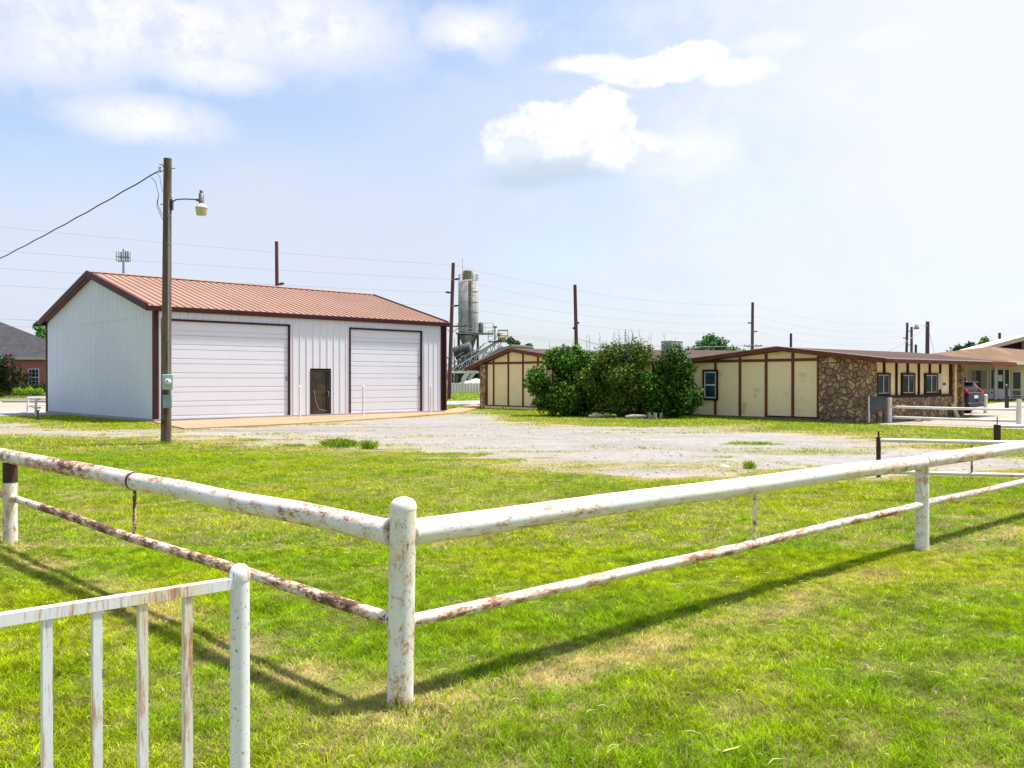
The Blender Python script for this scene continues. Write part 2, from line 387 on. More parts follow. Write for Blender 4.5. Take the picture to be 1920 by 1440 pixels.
M['sign_panel'] = mat('grey_weathered_sign', (.10, .105, .11), (.055, .06, .065), 2.5, .6, lo=.3, hi=.7, tint=((.25, .25, .25), 4, .6, .8, (1, 1, 1)))
M['plywood'] = mat('yellow_plywood', (.60, .45, .22), (.5, .37, .18), 2, .7)
M['bark'] = mat('grey_bark', (.13, .10, .075), (.075, .058, .045), 5, .9, bump=.5, stretch=(2, 2, .5))
M['deadwood'] = mat('pale_dead_wood', (.34, .31, .26), (.14, .12, .09), 4, .9, bump=.6, stretch=(1, 1, 1))
M['rock'] = mat('brown_rock', (.22, .16, .10), (.14, .10, .07), 5, .9, bump=.5)
M['rock_white'] = mat('pale_rock', (.62, .60, .55), (.5, .48, .44), 8, .9, bump=.4)
M['leaf'] = leaf_mat('leaves', .14); M['blade'] = leaf_mat('grass_blades', .38)
M['shoot'] = mat('young_shoot_leaves', (.13, .27, .03), (.20, .30, .05), 9, .6, spec=.2)
M['leaf_yellow'] = mat('yellow_leaf', (.62, .55, .10), (.5, .45, .08), 20, .6)

def attr_ground(name, bump=.5, speck=None, fine=60, bdist=.02):
    m = bpy.data.materials.new(name); m.use_nodes = True; t = m.node_tree; t.nodes.clear(); k = NT(t)
    a = k.n('ShaderNodeAttribute', attribute_name='col'); co = k.n('ShaderNodeTexCoord').outputs['Object']
    c = a.outputs['Color']
    c = k.mix(k.ramp(k.noise(co, fine, 4, .7), .3, .7, 0, .5), c, k.mix(1.0, c, (.55, .55, .55), 'MULTIPLY'))
    c = k.mix(k.ramp(k.noise(co, fine * .22, 4, .7), .4, .75, 0, .35), c, k.mix(1.0, c, (1.3, 1.25, 1.15), 'MULTIPLY'))
    if speck:
        v = k.n('ShaderNodeTexVoronoi', feature='F1', inp={'Vector': co, 'Scale': 26.0})
        s2 = k.n('ShaderNodeSeparateXYZ', inp={0: v.outputs['Color']})
        c = k.mix(k.math('MULTIPLY', k.ramp(s2.outputs[0], .80, .84), k.ramp(v.outputs['Distance'], .45, .3)), c, speck)
        c = k.mix(k.math('MULTIPLY', k.ramp(s2.outputs[1], .86, .9), k.ramp(v.outputs['Distance'], .4, .25)), c, (.10, .09, .08))
    b = k.n('ShaderNodeBsdfPrincipled', inp={'Base Color': c, 'Roughness': .95}); b.inputs['Specular IOR Level'].default_value = .15
    bn = k.n('ShaderNodeBump', inp={'Height': k.noise(co, fine * .6, 5, .7), 'Strength': bump, 'Distance': bdist}); t.links.new(bn.outputs[0], b.inputs['Normal'])
    k.n('ShaderNodeOutputMaterial', inp={0: b.outputs[0]}); return m
M['lawn'] = attr_ground('lawn_thatch', .8)
M['gravel'] = attr_ground('worn_gravel', .8, (.42, .40, .38), 45)
def far_grass():
    m = bpy.data.materials.new('far_grass'); m.use_nodes = True; t = m.node_tree; t.nodes.clear(); k = NT(t)
    co = k.n('ShaderNodeTexCoord').outputs['Object']
    c = k.mix(k.ramp(k.noise(co, .15, 5, .6), .35, .65), (.10, .145, .018), (.15, .18, .03))
    c = k.mix(k.ramp(k.noise(co, 2.5, 5, .7), .35, .7, 0, .7), c, (.07, .11, .012))
    b = k.n('ShaderNodeBsdfPrincipled', inp={'Base Color': c, 'Roughness': .95}); b.inputs['Specular IOR Level'].default_value = .1
    k.n('ShaderNodeOutputMaterial', inp={0: b.outputs[0]}); return m
M['far_grass'] = far_grass()
M['road'] = mat('pale_road', (.34, .335, .33), (.29, .285, .28), .3, .9, tint=((.22, .215, .21), .5, .5, .8, (1, 1, 1)))
M['lot'] = mat('tan_concrete_lot', (.37, .32, .255), (.31, .265, .21), .4, .9, tint=((.22, .19, .15), 1.1, .52, .8, (1, 1, 1)))
M['mulch'] = mat('dark_mulch', (.10, .075, .045), (.06, .045, .03), 3, .95, spec=.1)
M['apron'] = mat('orange_tan_concrete', (.43, .255, .145), (.38, .225, .13), .5, .85, tint=((.34, .25, .17), 2.2, .55, .85, (1, 1, 1)))

# ------------------------------------------------------------------ numpy noise
_lat = rng.random((256, 256))
def vnoise(x, y):
    xi = np.floor(x).astype(int); yi = np.floor(y).astype(int); fx = x - xi; fy = y - yi
    fx = fx * fx * (3 - 2 * fx); fy = fy * fy * (3 - 2 * fy)
    a = _lat[xi & 255, yi & 255]; b = _lat[(xi + 1) & 255, yi & 255]; c = _lat[xi & 255, (yi + 1) & 255]; d = _lat[(xi + 1) & 255, (yi + 1) & 255]
    return (a * (1 - fx) + b * fx) * (1 - fy) + (c * (1 - fx) + d * fx) * fy
def fbm(x, y, s, o=4, ox=0.0):
    r = 0; a = .5; t = 0
    for i in range(o):
        r = r + a * vnoise(x * s + ox + 17.3 * i, y * s + 9.1 * i + ox); t += a; a *= .5; s *= 2.03
    return r / t
def sdist(x, y, poly):
    """signed distance, positive inside"""
    d = np.full(x.shape, 1e9); ins = np.zeros(x.shape, bool); n = len(poly)
    for i in range(n):
        ax, ay = poly[i]; bx, by = poly[(i + 1) % n]; ex, ey = bx - ax, by - ay
        t = np.clip(((x - ax) * ex + (y - ay) * ey) / (ex * ex + ey * ey + 1e-9), 0, 1)
        d = np.minimum(d, (x - ax - t * ex) ** 2 + (y - ay - t * ey) ** 2)
        c = ((ay > y) != (by > y)) & (x < (bx - ax) * (y - ay) / (by - ay + 1e-12) + ax); ins ^= c
    d = np.sqrt(d); return np.where(ins, d, -d)
def gp(l): return [tuple(G(a, b)[:2]) for a, b in l]

# ------------------------------------------------------------------ frames of the two buildings
SA = Vector((-13.4, 33.4, 0)); SRZ = math.atan2(.6995, .7146); SL = 14.05; SW = 12.4
K0 = Vector((12.89, 32.92, 0)); MRZ = math.atan2(-.766, .643)
def to_local(o, rz, p): return Matrix.Rotation(-rz, 3, 'Z') @ (Vector(p) - o)
def to_world(o, rz, p): return Matrix.Rotation(rz, 3, 'Z') @ Vector(p) + o
def plane_x(o, rz, px, yc=0.0):
    """local x where the sight line at px meets the local plane y = yc"""
    a = to_local(o, rz, (0, 0, 0)); d = Matrix.Rotation(-rz, 3, 'Z') @ Vector(((px - 960) / F, 1, 0))
    return (a + d * ((yc - a.y) / d.y)).x
def plane_y(o, rz, px, xc=0.0):
    a = to_local(o, rz, (0, 0, 0)); d = Matrix.Rotation(-rz, 3, 'Z') @ Vector(((px - 960) / F, 1, 0))
    return (a + d * ((xc - a.x) / d.x)).y
sxp = lambda px, yc=0.0: plane_x(SA, SRZ, px, yc)
mx = lambda px, yc=0.0: plane_x(K0, MRZ, px, yc)
my = lambda px, xc=0.0: plane_y(K0, MRZ, px, xc)

# ------------------------------------------------------------------ ground sheets
gravel_poly = gp([(-260, 786), (0, 790), (60, 798), (160, 806), (300, 809), (350, 806), (560, 795), (720, 785), (860, 776), (885, 771), (900, 777), (960, 790), (1080, 798), (1200, 801), (1340, 800), (1400, 808),
                  (1500, 814), (1640, 822), (1690, 838), (1900, 858), (2200, 870), (2200, 898), (1900, 892), (1700, 884), (1600, 886), (1500, 879), (1380, 884), (1250, 892), (1120, 886), (1030, 878), (960, 862),
                  (830, 857), (720, 850), (640, 842), (560, 834), (480, 828), (350, 822), (200, 820), (100, 815), (0, 812), (-300, 806)])
apron_poly = gp([(288, 793), (346, 806), (560, 796), (720, 786), (862, 775), (905, 764), (890, 758), (832, 772)])
def rect_poly(o, rz, x0, x1, y0, y1): return [tuple(to_world(o, rz, p)[:2]) for p in ((x0, y0, 0), (x1, y0, 0), (x1, y1, 0), (x0, y1, 0))]
shop_poly = rect_poly(SA, SRZ, -.1, SL + .1, -.1, SW)
mot_poly = rect_poly(K0, MRZ, -23, .2, -.1, 12)
lot_poly = gp([(1650, 797), (1700, 798), (1920, 806), (2300, 815)]) + [(60, 60), (34, 62), (22, 46)] + [tuple(to_world(K0, MRZ, (1.0, 8, 0))[:2]), tuple(to_world(K0, MRZ, (.3, 1, 0))[:2])]
rdir = Vector((.7146, .6995, 0)); rn = Vector((-.6995, .7146, 0)); r0 = Vector((-4.2, 61, 0))
def road_pt(a, b): p = r0 + rdir * a + rn * b; return (p.x, p.y)
road_poly = [road_pt(-90, -3.6), road_pt(190, -3.6), road_pt(190, 3.6), road_pt(-90, 3.6)]
leftlot_poly = [road_pt(-90, 3.6), road_pt(-14, 3.6), road_pt(-14, 26), road_pt(-90, 26)]

def gravel_field(x, y):
    s = sdist(x, y, gravel_poly)
    n = fbm(x, y * 1.6, .45, 4, 3.0) - .5; n2 = fbm(x, y, 2.2, 3, 8.0) - .5
    n3 = fbm(x * .6, y * 2.0, 1.1, 3, 63.0) - .5
    return s + n * 3.6 + n2 * 1.8 + n3 * 2.4
def weed_field(x, y):
    """bright weedy patches inside the gravel"""
    n = fbm(x * .55, y * 1.5, .55, 4, 31.0)
    f = (n - .535) * 6
    for (px, py, rx, ry) in ((1200, 812, 3.0, .5), (1410, 830, 1.3, .45), (795, 857, 1.0, .35), (650, 856, 1.2, .3), (1180, 872, 3.6, .9), (930, 870, 2.0, .4), (740, 838, 1.0, .3), (1720, 832, 3, .8), (550, 838, 1.2, .3), (1230, 838, 2.4, .35), (1000, 848, 1.3, .3), (870, 842, 1.2, .2)):
        p = G(px, py); f = np.maximum(f, 1.0 - ((x - p.x) / rx) ** 2 - ((y - p.y) / ry) ** 2 + (fbm(x, y, 1.5, 3, 5) - .5) * 2)
    s = sdist(x, y, gravel_poly)
    return f - np.clip(s - 1.6, 0, 3) * .25

FC = Vector((-.556, 4.406, 0)); FR = Vector((3.87, 8.40, 0)); FL = Vector((-4.96, 8.80, 0))
def linedist(x, y, a, b):
    ex, ey = b.x - a.x, b.y - a.y; L = math.hypot(ex, ey); return ((x - a.x) * ey - (y - a.y) * ex) / L, ((x - a.x) * ex + (y - a.y) * ey) / L
def dryness(x, y):
    dr, tr = linedist(x, y, FC, FR); dl, tl = linedist(x, y, FC, FL)
    n = fbm(x, y, 1.3, 4, 11.0); n2 = fbm(x, y, .35, 3, 21.0); n3 = fbm(x, y, 4.5, 3, 41)
    r1 = np.exp(-((dr - .22) / .24) ** 2) * (tr > -.6); r2 = np.exp(-((dr - .95) / .3) ** 2) * (tr > .8) * .55
    l1 = np.exp(-((dl + .10) / .26) ** 2) * (tl > -.6)
    pk = np.clip((fbm(x, y, 2.3, 3, 17) - .40) * 4.5, 0, 1); d = np.maximum(np.maximum(r1, r2 * .6), l1) * (.16 + .5 * pk) * (.5 + n)
    cpd = np.hypot(x - FC.x, y - FC.y); d = np.maximum(d, np.exp(-(cpd / .45) ** 2) * .7)
    near = np.clip((7.0 - y) / 5, 0, 1)
    d = np.maximum(d, (n - .59) * 2.4 * (.2 + .8 * near) + (n2 - .5) * .5 + (n3 - .5) * .5)
    g = gravel_field(x, y); d = np.maximum(d, np.clip(1.0 + g / 1.6, 0, 1) * .75 * np.clip((n - .25) * 3, 0, 1))
    return np.clip(d, 0, 1)
GREEN = np.array([.27, .445, .003]); YG = np.array([.435, .53, .004]); DKG = np.array([.16, .34, .003]); STRAW = np.array([.74, .58, .26]); SOIL = np.array([.15, .12, .06])
def grass_color(x, y, r1, r2):
    n = fbm(x, y, .8, 4, 51.0); m = np.clip((n - .38) * 3.6, 0, 1)
    mow = .5 + .5 * np.sin((x * .67 - y * .74) * 2.1 + 3 * fbm(x, y, .3, 2, 5)); m = np.clip(m * .8 + .25 * mow, 0, 1)
    c = GREEN * (1 - m)[:, None] + YG * m[:, None]
    k = np.clip((fbm(x, y, 1.9, 3, 77.0) - .56) * 7, 0, 1) * .38; c = c * (1 - k)[:, None] + DKG * k[:, None]
    d = dryness(x, y); isd = (r1 < d * .9); c = np.where(isd[:, None], STRAW * (.6 + .55 * r2)[:, None], c * (.5 + .9 * r2)[:, None])
    fleck = fbm(x, y, 9.0, 3, 131.0); c = np.where(((r1 > .965) & (fleck > .45))[:, None], STRAW * (.55 + .5 * r2)[:, None], c)
    tuftd = np.clip((fbm(x, y, 6.0, 3, 151.0) - .54) * 9, 0, 1)[:, None]; sml = np.clip((vnoise(x * 21, y * 21) - .5) * 2.2, -1, 1)[:, None]; c = c * (1 - .24 * tuftd) * (1 + .40 * sml)
    return c, d

gm = MB().add([(-3000, -300, 0), (3000, -300, 0), (3000, 4000, 0), (-3000, 4000, 0)], [(0, 1, 2, 3)])
tag(gm.build('ground', M['far_grass'], recalc=False), kind='structure')
def grid_sheet(name, x0, x1, y0, y1, st, z, keep, colf, material):
    nx = int((x1 - x0) / st); ny = int((y1 - y0) / st)
    xs = x0 + np.arange(nx + 1) * st; ys = y0 + np.arange(ny + 1) * st
    X, Y = np.meshgrid(xs, ys, indexing='ij'); x = X.ravel(); y = Y.ravel()
    jx = x + (vnoise(x * 9.1, y * 9.3) - .5) * st * .8; jy = y + (vnoise(x * 8.3 + 50, y * 7.7) - .5) * st * .8
    ii, jj = np.meshgrid(np.arange(nx), np.arange(ny), indexing='ij')
    a = (ii * (ny + 1) + jj).ravel(); fc = np.stack([a, a + ny + 1, a + ny + 2, a + 1], 1)
    if keep is not None:
        kp = keep(x, y); fc = fc[kp[fc].mean(1) > .5]
    used = np.unique(fc); rm = np.full(len(x), -1); rm[used] = np.arange(len(used))
    V = np.stack([jx[used], jy[used], np.full(len(used), z)], 1); col = colf(x[used], y[used])
    return raw_mesh(name, V, rm[fc], material, col)
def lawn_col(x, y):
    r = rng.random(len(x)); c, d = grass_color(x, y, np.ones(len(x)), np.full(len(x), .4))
    c = c * .34 + SOIL * .05  # thatch colour darkened for depth: shade between the blades put into the colour
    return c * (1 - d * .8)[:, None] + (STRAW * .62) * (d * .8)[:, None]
lw = grid_sheet('lawn', -34, 34, 0, 48, .16, .004, None, lawn_col, M['lawn']); tag(lw, kind='structure')
def grav_col(x, y):
    n = fbm(x, y * 2.5, .35, 4, 61.0)[:, None]; c = np.array([.29, .268, .255]) * (1 - n) + np.array([.40, .37, .345]) * n
    n3 = np.clip((fbm(x, y * 2, .9, 4, 91) - .52) * 4, 0, 1)[:, None]; c = c * (1 - n3 * .35) + np.array([.27, .245, .225]) * n3 * .35
    for (px, py, rx, ry, am) in ((430, 808, 3.2, .7, .5), (640, 802, 3.6, .5, .35), (1180, 884, 3.5, .5, .3), (900, 800, 5, .5, .25)):
        p = G(px, py); q = np.clip(1.2 - ((x - p.x) / rx) ** 2 - ((y - p.y) / ry) ** 2 + (fbm(x, y, 1.3, 3, 7) - .5) * 2, 0, 1)[:, None] * am; c = c * (1 - q) + np.array([.17, .155, .15]) * q
    sk = fbm(x, y, 5.5, 3, 19)[:, None]; c = c * (.70 + .42 * sk)
    g = gravel_field(x, y); wv = weed_field(x, y); e = np.clip(1.3 - g, 0, 1.2) / 1.2
    k = np.clip(np.maximum(e * .7, wv * .5), 0, .75)[:, None]; return c * (1 - k) + np.array([.36, .31, .13]) * k
gk = lambda x, y: (gravel_field(x, y) > 0) & (sdist(x, y, apron_poly) < .02) & (sdist(x, y, shop_poly) < 0)
gv = grid_sheet('gravel_lot', -34, 22, 13, 50, .14, .008, gk, grav_col, M['gravel']); tag(gv, kind='structure')
def flat(name, poly, z, m, th=0.0):
    b = MB(); n = len(poly)
    if th: b.add([(x, y, 0) for x, y in poly] + [(x, y, z) for x, y in poly], [tuple(range(n, 2 * n))] + [(i, (i + 1) % n, (i + 1) % n + n, i + n) for i in range(n)])
    else: b.add([(x, y, z) for x, y in poly], [tuple(range(n))])
    o = b.build(name, m, recalc=bool(th))
    if not th and o.data.polygons[0].normal.z < 0: o.data.flip_normals()
    return tag(o, kind='structure')
flat('apron', apron_poly, .05, M['apron'], 1)
flat('road', road_poly, .012, M['road'])
flat('parking_lot', leftlot_poly, .012, M['lot'])
flat('motel_parking', lot_poly, .014, M['lot'])
# verge beyond the left lot, raised behind a kerb
kb = MB(); a, b_ = road_pt(-90, 26), road_pt(-14, 26)
kb.bbox((0, 0, 0), (76, .25, .16), .02); ko = kb.build('kerb', M['concrete']); ko.location = (a[0], a[1], 0); ko.rotation_euler = (0, 0, SRZ); tag(ko, kind='structure')

# ------------------------------------------------------------------ grass blades
def blades(name, n, ymin, ymax, hgt, wid, segs, label, extra=None, region=None):
    u = rng.random(n); yy = np.sqrt(ymin ** 2 + u * (ymax ** 2 - ymin ** 2)); xx = (rng.random(n) * 2 - 1) * (.62 * yy + 1.2)
    if region == 'margin': xx = (.62 * yy + 1.2 + rng.random(n) * 6.0) * np.where(rng.random(n) < .5, -1, 1)
    g = gravel_field(xx, yy); wv = weed_field(xx, yy)
    r = rng.random(n)
    keep = (r < np.clip(.5 - g * 1.3, 0, 1)) | ((g > 0) & (wv > 0) & (r < np.clip(wv * .9, 0, .85)))
    keep &= (sdist(xx, yy, apron_poly) < -.02) & (sdist(xx, yy, shop_poly) < 0) & (sdist(xx, yy, mot_poly) < 0) & (sdist(xx, yy, lot_poly) < 0) & (sdist(xx, yy, road_poly) < 0) & (sdist(xx, yy, leftlot_poly) < 0)
    d0 = dryness(xx, yy); keep &= rng.random(n) > d0 * .35
    x = xx[keep]; y = yy[keep]; m = len(x); g = g[keep]
    c, d = grass_color(x, y, rng.random(m), rng.random(m))
    inw = (g > -.2)[:, None] & (rng.random(m) < .55)[:, None]; c = np.where(inw, c * .5 + np.array([.10, .20, .012]) * .5, c)
    cl = fbm(x, y, 3.0, 3, 101.0)
    h = hgt * (.4 + 1.2 * rng.random(m)) * np.clip(.45 + 1.3 * (cl - .25), .4, 1.5) * (1 - .35 * d); ang = rng.random(m) * 2 * np.pi
    lean = h * (.3 + 1.5 * rng.random(m)); la = rng.random(m) * 2 * np.pi
    wx = np.cos(ang) * wid * (.6 + .8 * rng.random(m)); wy = np.sin(ang) * wid * .9
    z0 = np.full(m, .002)
    if segs == 1:
        V = np.stack([np.stack([x - wx, y - wy, z0], 1), np.stack([x + wx, y + wy, z0], 1), np.stack([x + np.cos(la) * lean, y + np.sin(la) * lean, h], 1)], 1).reshape(-1, 3)
        Fc = np.arange(m * 3).reshape(-1, 3); col = np.repeat(c, 3, 0)
    else:
        mx_, my_ = x + np.cos(la) * lean * .35, y + np.sin(la) * lean * .35; hm = h * .62
        V = np.stack([np.stack([x - wx, y - wy, z0], 1), np.stack([x + wx, y + wy, z0], 1), np.stack([mx_ + wx * .75, my_ + wy * .75, hm], 1), np.stack([mx_ - wx * .75, my_ - wy * .75, hm], 1),
                      np.stack([x + np.cos(la) * lean, y + np.sin(la) * lean, h], 1)], 1).reshape(-1, 3)
        b0 = (np.arange(m) * 5)[:, None]; Fc = np.concatenate([b0 + [0, 1, 2], b0 + [0, 2, 3], b0 + [3, 2, 4]], 0); col = np.repeat(c, 5, 0)
    o = raw_mesh(name, V, Fc, M['blade'], col); return tag(o, label, 'grass', None, 'stuff')
blades('grass', 800000, 2.6, 8.5, .030, .0022, 2, 'short mown green and straw coloured grass under the pipe fence')
blades('grass', 520000, 8.5, 20, .038, .005, 1, 'mown yellow green lawn between the pipe fence and the gravel')
blades('grass', 330000, 20, 48, .055, .012, 1, 'grass edging the gravel lot and the two buildings')
blades('grass', 260000, .2, 22, .042, .0075, 1, 'mown grass either side of the foreground lawn', region='margin')
blades('grass', 60000, .2, 2.6, .034, .004, 1, 'mown grass at the very front of the foreground lawn')
blades('grass', 50000, 48, 110, .12, .04, 1, 'grass verge beyond the road behind the buildings')

def scatter_bits():
    # dry clippings lying on the mown grass
    n = 5200; yy = np.sqrt(2.6 ** 2 + rng.random(n) * (11 ** 2 - 2.6 ** 2)); xx = (rng.random(n) * 2 - 1) * (.62 * yy + 1)
    kp = rng.random(n) < np.clip((fbm(xx, yy, 1.1, 3, 201) - .38) * 4, .05, 1); x, y = xx[kp], yy[kp]; m = len(x)
    a = rng.random(m) * 6.283; L = .018 + .05 * rng.random(m) ** 2; dx, dy = np.cos(a) * L, np.sin(a) * L; wx, wy = -np.sin(a) * .0017, np.cos(a) * .0017; z = .016 + .02 * rng.random(m); bx, by = -dy * .3, dx * .3
    V = np.stack([np.stack([x - dx, y - dy, z], 1), np.stack([x + wx + bx, y + wy + by, z + .008], 1), np.stack([x + dx, y + dy, z], 1), np.stack([x - wx + bx, y - wy + by, z + .006], 1)], 1).reshape(-1, 3)
    c = np.array([.80, .68, .38]) * (.6 + .5 * rng.random(m))[:, None]
    tag(raw_mesh('grass_clippings', V, np.arange(m * 4).reshape(-1, 4), M['blade'], np.repeat(c, 4, 0)), 'pale dry clippings scattered over the foreground grass', 'clippings', None, 'stuff')
    # loose stones on the lot
    n = 16000; yy = 14 + 30 * rng.random(n) ** 1.3; xx = (rng.random(n) * 2 - 1) * (.62 * yy); g = gravel_field(xx, yy)
    kp = (rng.random(n) < .45) & (g > -.3) & (sdist(xx, yy, apron_poly) < 0) & (sdist(xx, yy, shop_poly) < 0) & (rng.random(n) < np.clip((fbm(xx, yy, .9, 3, 301) - .3) * 3, .1, 1)); x, y = xx[kp], yy[kp]; m = len(x); r = .010 + .024 * rng.random(m) ** 4
    oc = np.array([(1, 0, 0), (0, 1, 0), (-1, 0, 0), (0, -1, 0), (0, 0, .45), (0, 0, -.2)]); an = rng.random(m) * 6.28
    P = oc[None] * r[:, None, None] * (.7 + .6 * rng.random((m, 6, 1))); ca, sa = np.cos(an)[:, None], np.sin(an)[:, None]
    V = np.stack([P[..., 0] * ca - P[..., 1] * sa + x[:, None], P[..., 0] * sa + P[..., 1] * ca + y[:, None], P[..., 2] + .012], 2).reshape(-1, 3)
    f0 = np.array([(0, 1, 4), (1, 2, 4), (2, 3, 4), (3, 0, 4), (1, 0, 5), (2, 1, 5), (3, 2, 5), (0, 3, 5)]); Fc = (f0[None] + (np.arange(m) * 6)[:, None, None]).reshape(-1, 3)
    c = np.array([.36, .33, .31]) * (.7 + .8 * rng.random(m))[:, None]
    tag(raw_mesh('loose_stones', V, Fc, M['blade_stone'], np.repeat(c, 6, 0)), 'small loose stones scattered over the gravel lot', 'stones', None, 'stuff')
M['blade_stone'] = attr_ground('stone_bits', .3)
scatter_bits()

# ------------------------------------------------------------------ foliage
def leafy(name, centers, radii, n, size, palette, parent, squash=1.0, droop=.2, mask=None, dens_surface=.55):
    cs = np.array(centers, float); rs = np.array(radii, float)
    if rs.ndim == 1: rs = np.stack([rs, rs, rs], 1)
    wts = rs.prod(1) ** (2 / 3); wts /= wts.sum(); k = rng.choice(len(cs), n, p=wts)
    d = rng.normal(size=(n, 3)); d /= np.linalg.norm(d, axis=1)[:, None]
    rr = np.where(rng.random(n) < dens_surface, .78 + .3 * rng.random(n), rng.random(n) ** .5)[:, None]
    lump = 1 + .28 * np.sin(d[:, [0]] * 7 + k[:, None]) * np.cos(d[:, [2]] * 6 + k[:, None] * 2) + .15 * rng.normal(size=(n, 1)) * (rng.random((n, 1)) < .25)
    p = cs[k] + d * rr * rs[k] * lump
    ok = p[:, 2] > .03
    if mask is not None: ok &= mask(p)
    p = p[ok]; d = d[ok]; k = k[ok]; m = len(p)
    nrm = d * .6 + rng.normal(size=(m, 3)) * .7 + np.array([0, 0, .5]); nrm /= np.linalg.norm(nrm, axis=1)[:, None]
    t = np.cross(nrm, rng.normal(size=(m, 3))); t /= np.linalg.norm(t, axis=1)[:, None]; t[:, 2] -= droop; b = np.cross(nrm, t)
    s = size * (.55 + .9 * rng.random(m))[:, None]
    V = np.stack([p - t * s, p + b * s * .42 + nrm * s * .08, p + t * s, p - b * s * .42 + nrm * s * .08], 1).reshape(-1, 3)
    Fc = np.arange(m * 4).reshape(-1, 4)
    pal = np.array(palette, float); cc = pal[(k * 3 + (rng.random(m) * len(pal)).astype(int)) % len(pal)] * (.6 + .8 * rng.random(m))[:, None]
    o = raw_mesh(name, V, Fc, M['leaf'], np.repeat(cc, 4, 0)); o.parent = parent; return o

def clumps(cx, cy, z0, z1, rx, ry, n, rmin, rmax, seed=0):
    r = random.Random(seed); out = []; rad = []
    for i in range(n):
        a = r.random() * 6.283; q = r.random() ** .6; zz = r.random()
        prof = math.sin(math.pi * (.12 + .8 * zz)) ** .7
        rr = rmin + (rmax - rmin) * r.random()
        out.append((cx + math.cos(a) * rx * q * prof, cy + math.sin(a) * ry * q * prof, z0 + rr * .6 + (z1 - z0 - rr * 1.3) * zz)); rad.append(rr)
    return out, rad
GR = [(.028, .095, .008), (.05, .155, .010), (.15, .32, .02), (.014, .048, .006), (.014, .045, .006), (.022, .075, .008)]
OL = [(.10, .15, .015), (.18, .20, .025), (.035, .08, .010), (.26, .27, .05), (.04, .12, .010)]
DK = [(.03, .075, .018), (.045, .10, .02), (.02, .05, .012)]
def shrub(label, px, py, h, rx, ry, n, leaf, pal, seed, group=None, shoots=0, name='bush', cat='bush', ncl=16, dens=.55):
    p = G(px, py); t = thing(name, label, cat, p, 0, group)
    c, r = clumps(0, 0, 0, h, rx, ry, ncl, min(rx, ry) * .32, min(rx, ry) * .55, seed)
    c += [(0, 0, h * .38)]; r += [min(rx, ry) * .75]
    rs = random.Random(seed + 5); st = MB(); sh_ = []
    for i in range(7):
        a = rs.random() * 6.28; st.tube([(rs.uniform(-.2, .2) * rx, rs.uniform(-.2, .2) * ry, 0), (math.cos(a) * rx * .3, math.sin(a) * ry * .3, h * .4), (math.cos(a) * rx * .6, math.sin(a) * ry * .5, h * .8)], [.035, .022, .008], 6)
    for i in range(shoots):
        a = rs.random() * 6.28; bx, by = math.cos(a) * rx * .7 * rs.random(), math.sin(a) * ry * .4 * rs.random(); hh = rs.uniform(.15, .6)
        ex, ey = bx + rs.uniform(-.25, .25), by + rs.uniform(-.1, .1)
        st.tube([(bx, by, h * .7), (ex, ey, h + hh)], [.012, .004], 5)
        sh_.append((bx, by, h * .7, ex, ey, h + hh))
    st.build('stem', M['bark'], t)
    fo = leafy('foliage', c, r, n, leaf, pal, t, dens_surface=dens)
    if sh_:
        tw = MB()
        for (x0_, y0_, z0_, x1_, y1_, z1_) in sh_:
            for q in range(16):
                f = .25 + .75 * q / 15; p_ = Vector((x0_ + (x1_ - x0_) * f, y0_ + (y1_ - y0_) * f, z0_ + (z1_ - z0_) * f)); a = rs.random() * 6.28; L = leaf * rs.uniform(1.0, 1.9) * (1.25 - .5 * f)
                dd = Vector((math.cos(a), math.sin(a), rs.uniform(-.3, .7))).normalized(); u_ = dd.cross(Vector((rs.uniform(-1, 1), rs.uniform(-1, 1), 1))).normalized() * L * .33
                tw.add([p_, p_ + dd * L * .5 + u_, p_ + dd * L, p_ + dd * L * .5 - u_], [(0, 1, 2, 3)])
        tw.build('shoot_leaves', M['shoot'], t, recalc=False)
    return t

# ------------------------------------------------------------------ the pipe fence in the foreground
fence = thing('pipe_fence', 'white painted steel pipe fence with rust stains, its corner post standing in the foreground lawn', 'fence', FC)
def fl(p): return Vector(p) - FC
def rail(name, a, b, r, m, sag=0.0, over0=0, over1=0):
    a, b = Vector(a), Vector(b); d = (b - a).normalized(); pts = []; n = 16
    perp = d.cross(Vector((0, 0, 1)))
    for i in range(n + 1):
        f = i / n; p = a.lerp(b, f); p.z -= sag * math.sin(math.pi * f); p += perp * (.006 * math.sin(f * 9 + a.x)); p.z += .004 * math.sin(f * 13 + a.y); pts.append(fl(p))
    o = MB().tube(pts, r, 28).build(name, m, fence); return o
def ring(p, d, r, m, rr=.004):
    d = Vector(d).normalized(); p = fl(p)
    pts = [p - d * rr * 1.6, p - d * rr * .6, p + d * rr * .6, p + d * rr * 1.6]
    return MB().tube(pts, [r, r + rr, r + rr, r], 24).build('weld_seam', m, fence)
R1 = .066; R2 = .034
# corner post, domed cap, very slightly out of plumb
pr = [(0, 1.03), (.02, 1.029), (.042, 1.020), (.058, 1.004), (.0645, .985)]
cp = MB(); pts = [Vector((0, 0, -.05)), Vector((.006, 0, .3)), Vector((.012, 0, .7)), Vector((.018, 0, .985))]
cp.tube(pts, .0655, 32, False).build('post', M['post'], fence)
cap = MB().lathe([(.0665, .978), (.0665, .992), (.060, 1.012), (.044, 1.028), (.022, 1.036), (0.0005, 1.038)], .018, 0, 32).build('post_cap', M['post'], fence)
dL = (FL - FC).normalized(); dR = (FR - FC).normalized()
zc = .857
def V3(p, z): return Vector((p.x, p.y, z))
FL2 = FL + dL * 6.1; FR2 = FR + dR * 6.0
def span_f(P_, px):      # where along the span the sight line at px falls
    k_ = (px - 960) / F; return (k_ * FC.y - FC.x) / ((P_.x - FC.x) - k_ * (P_.y - FC.y))
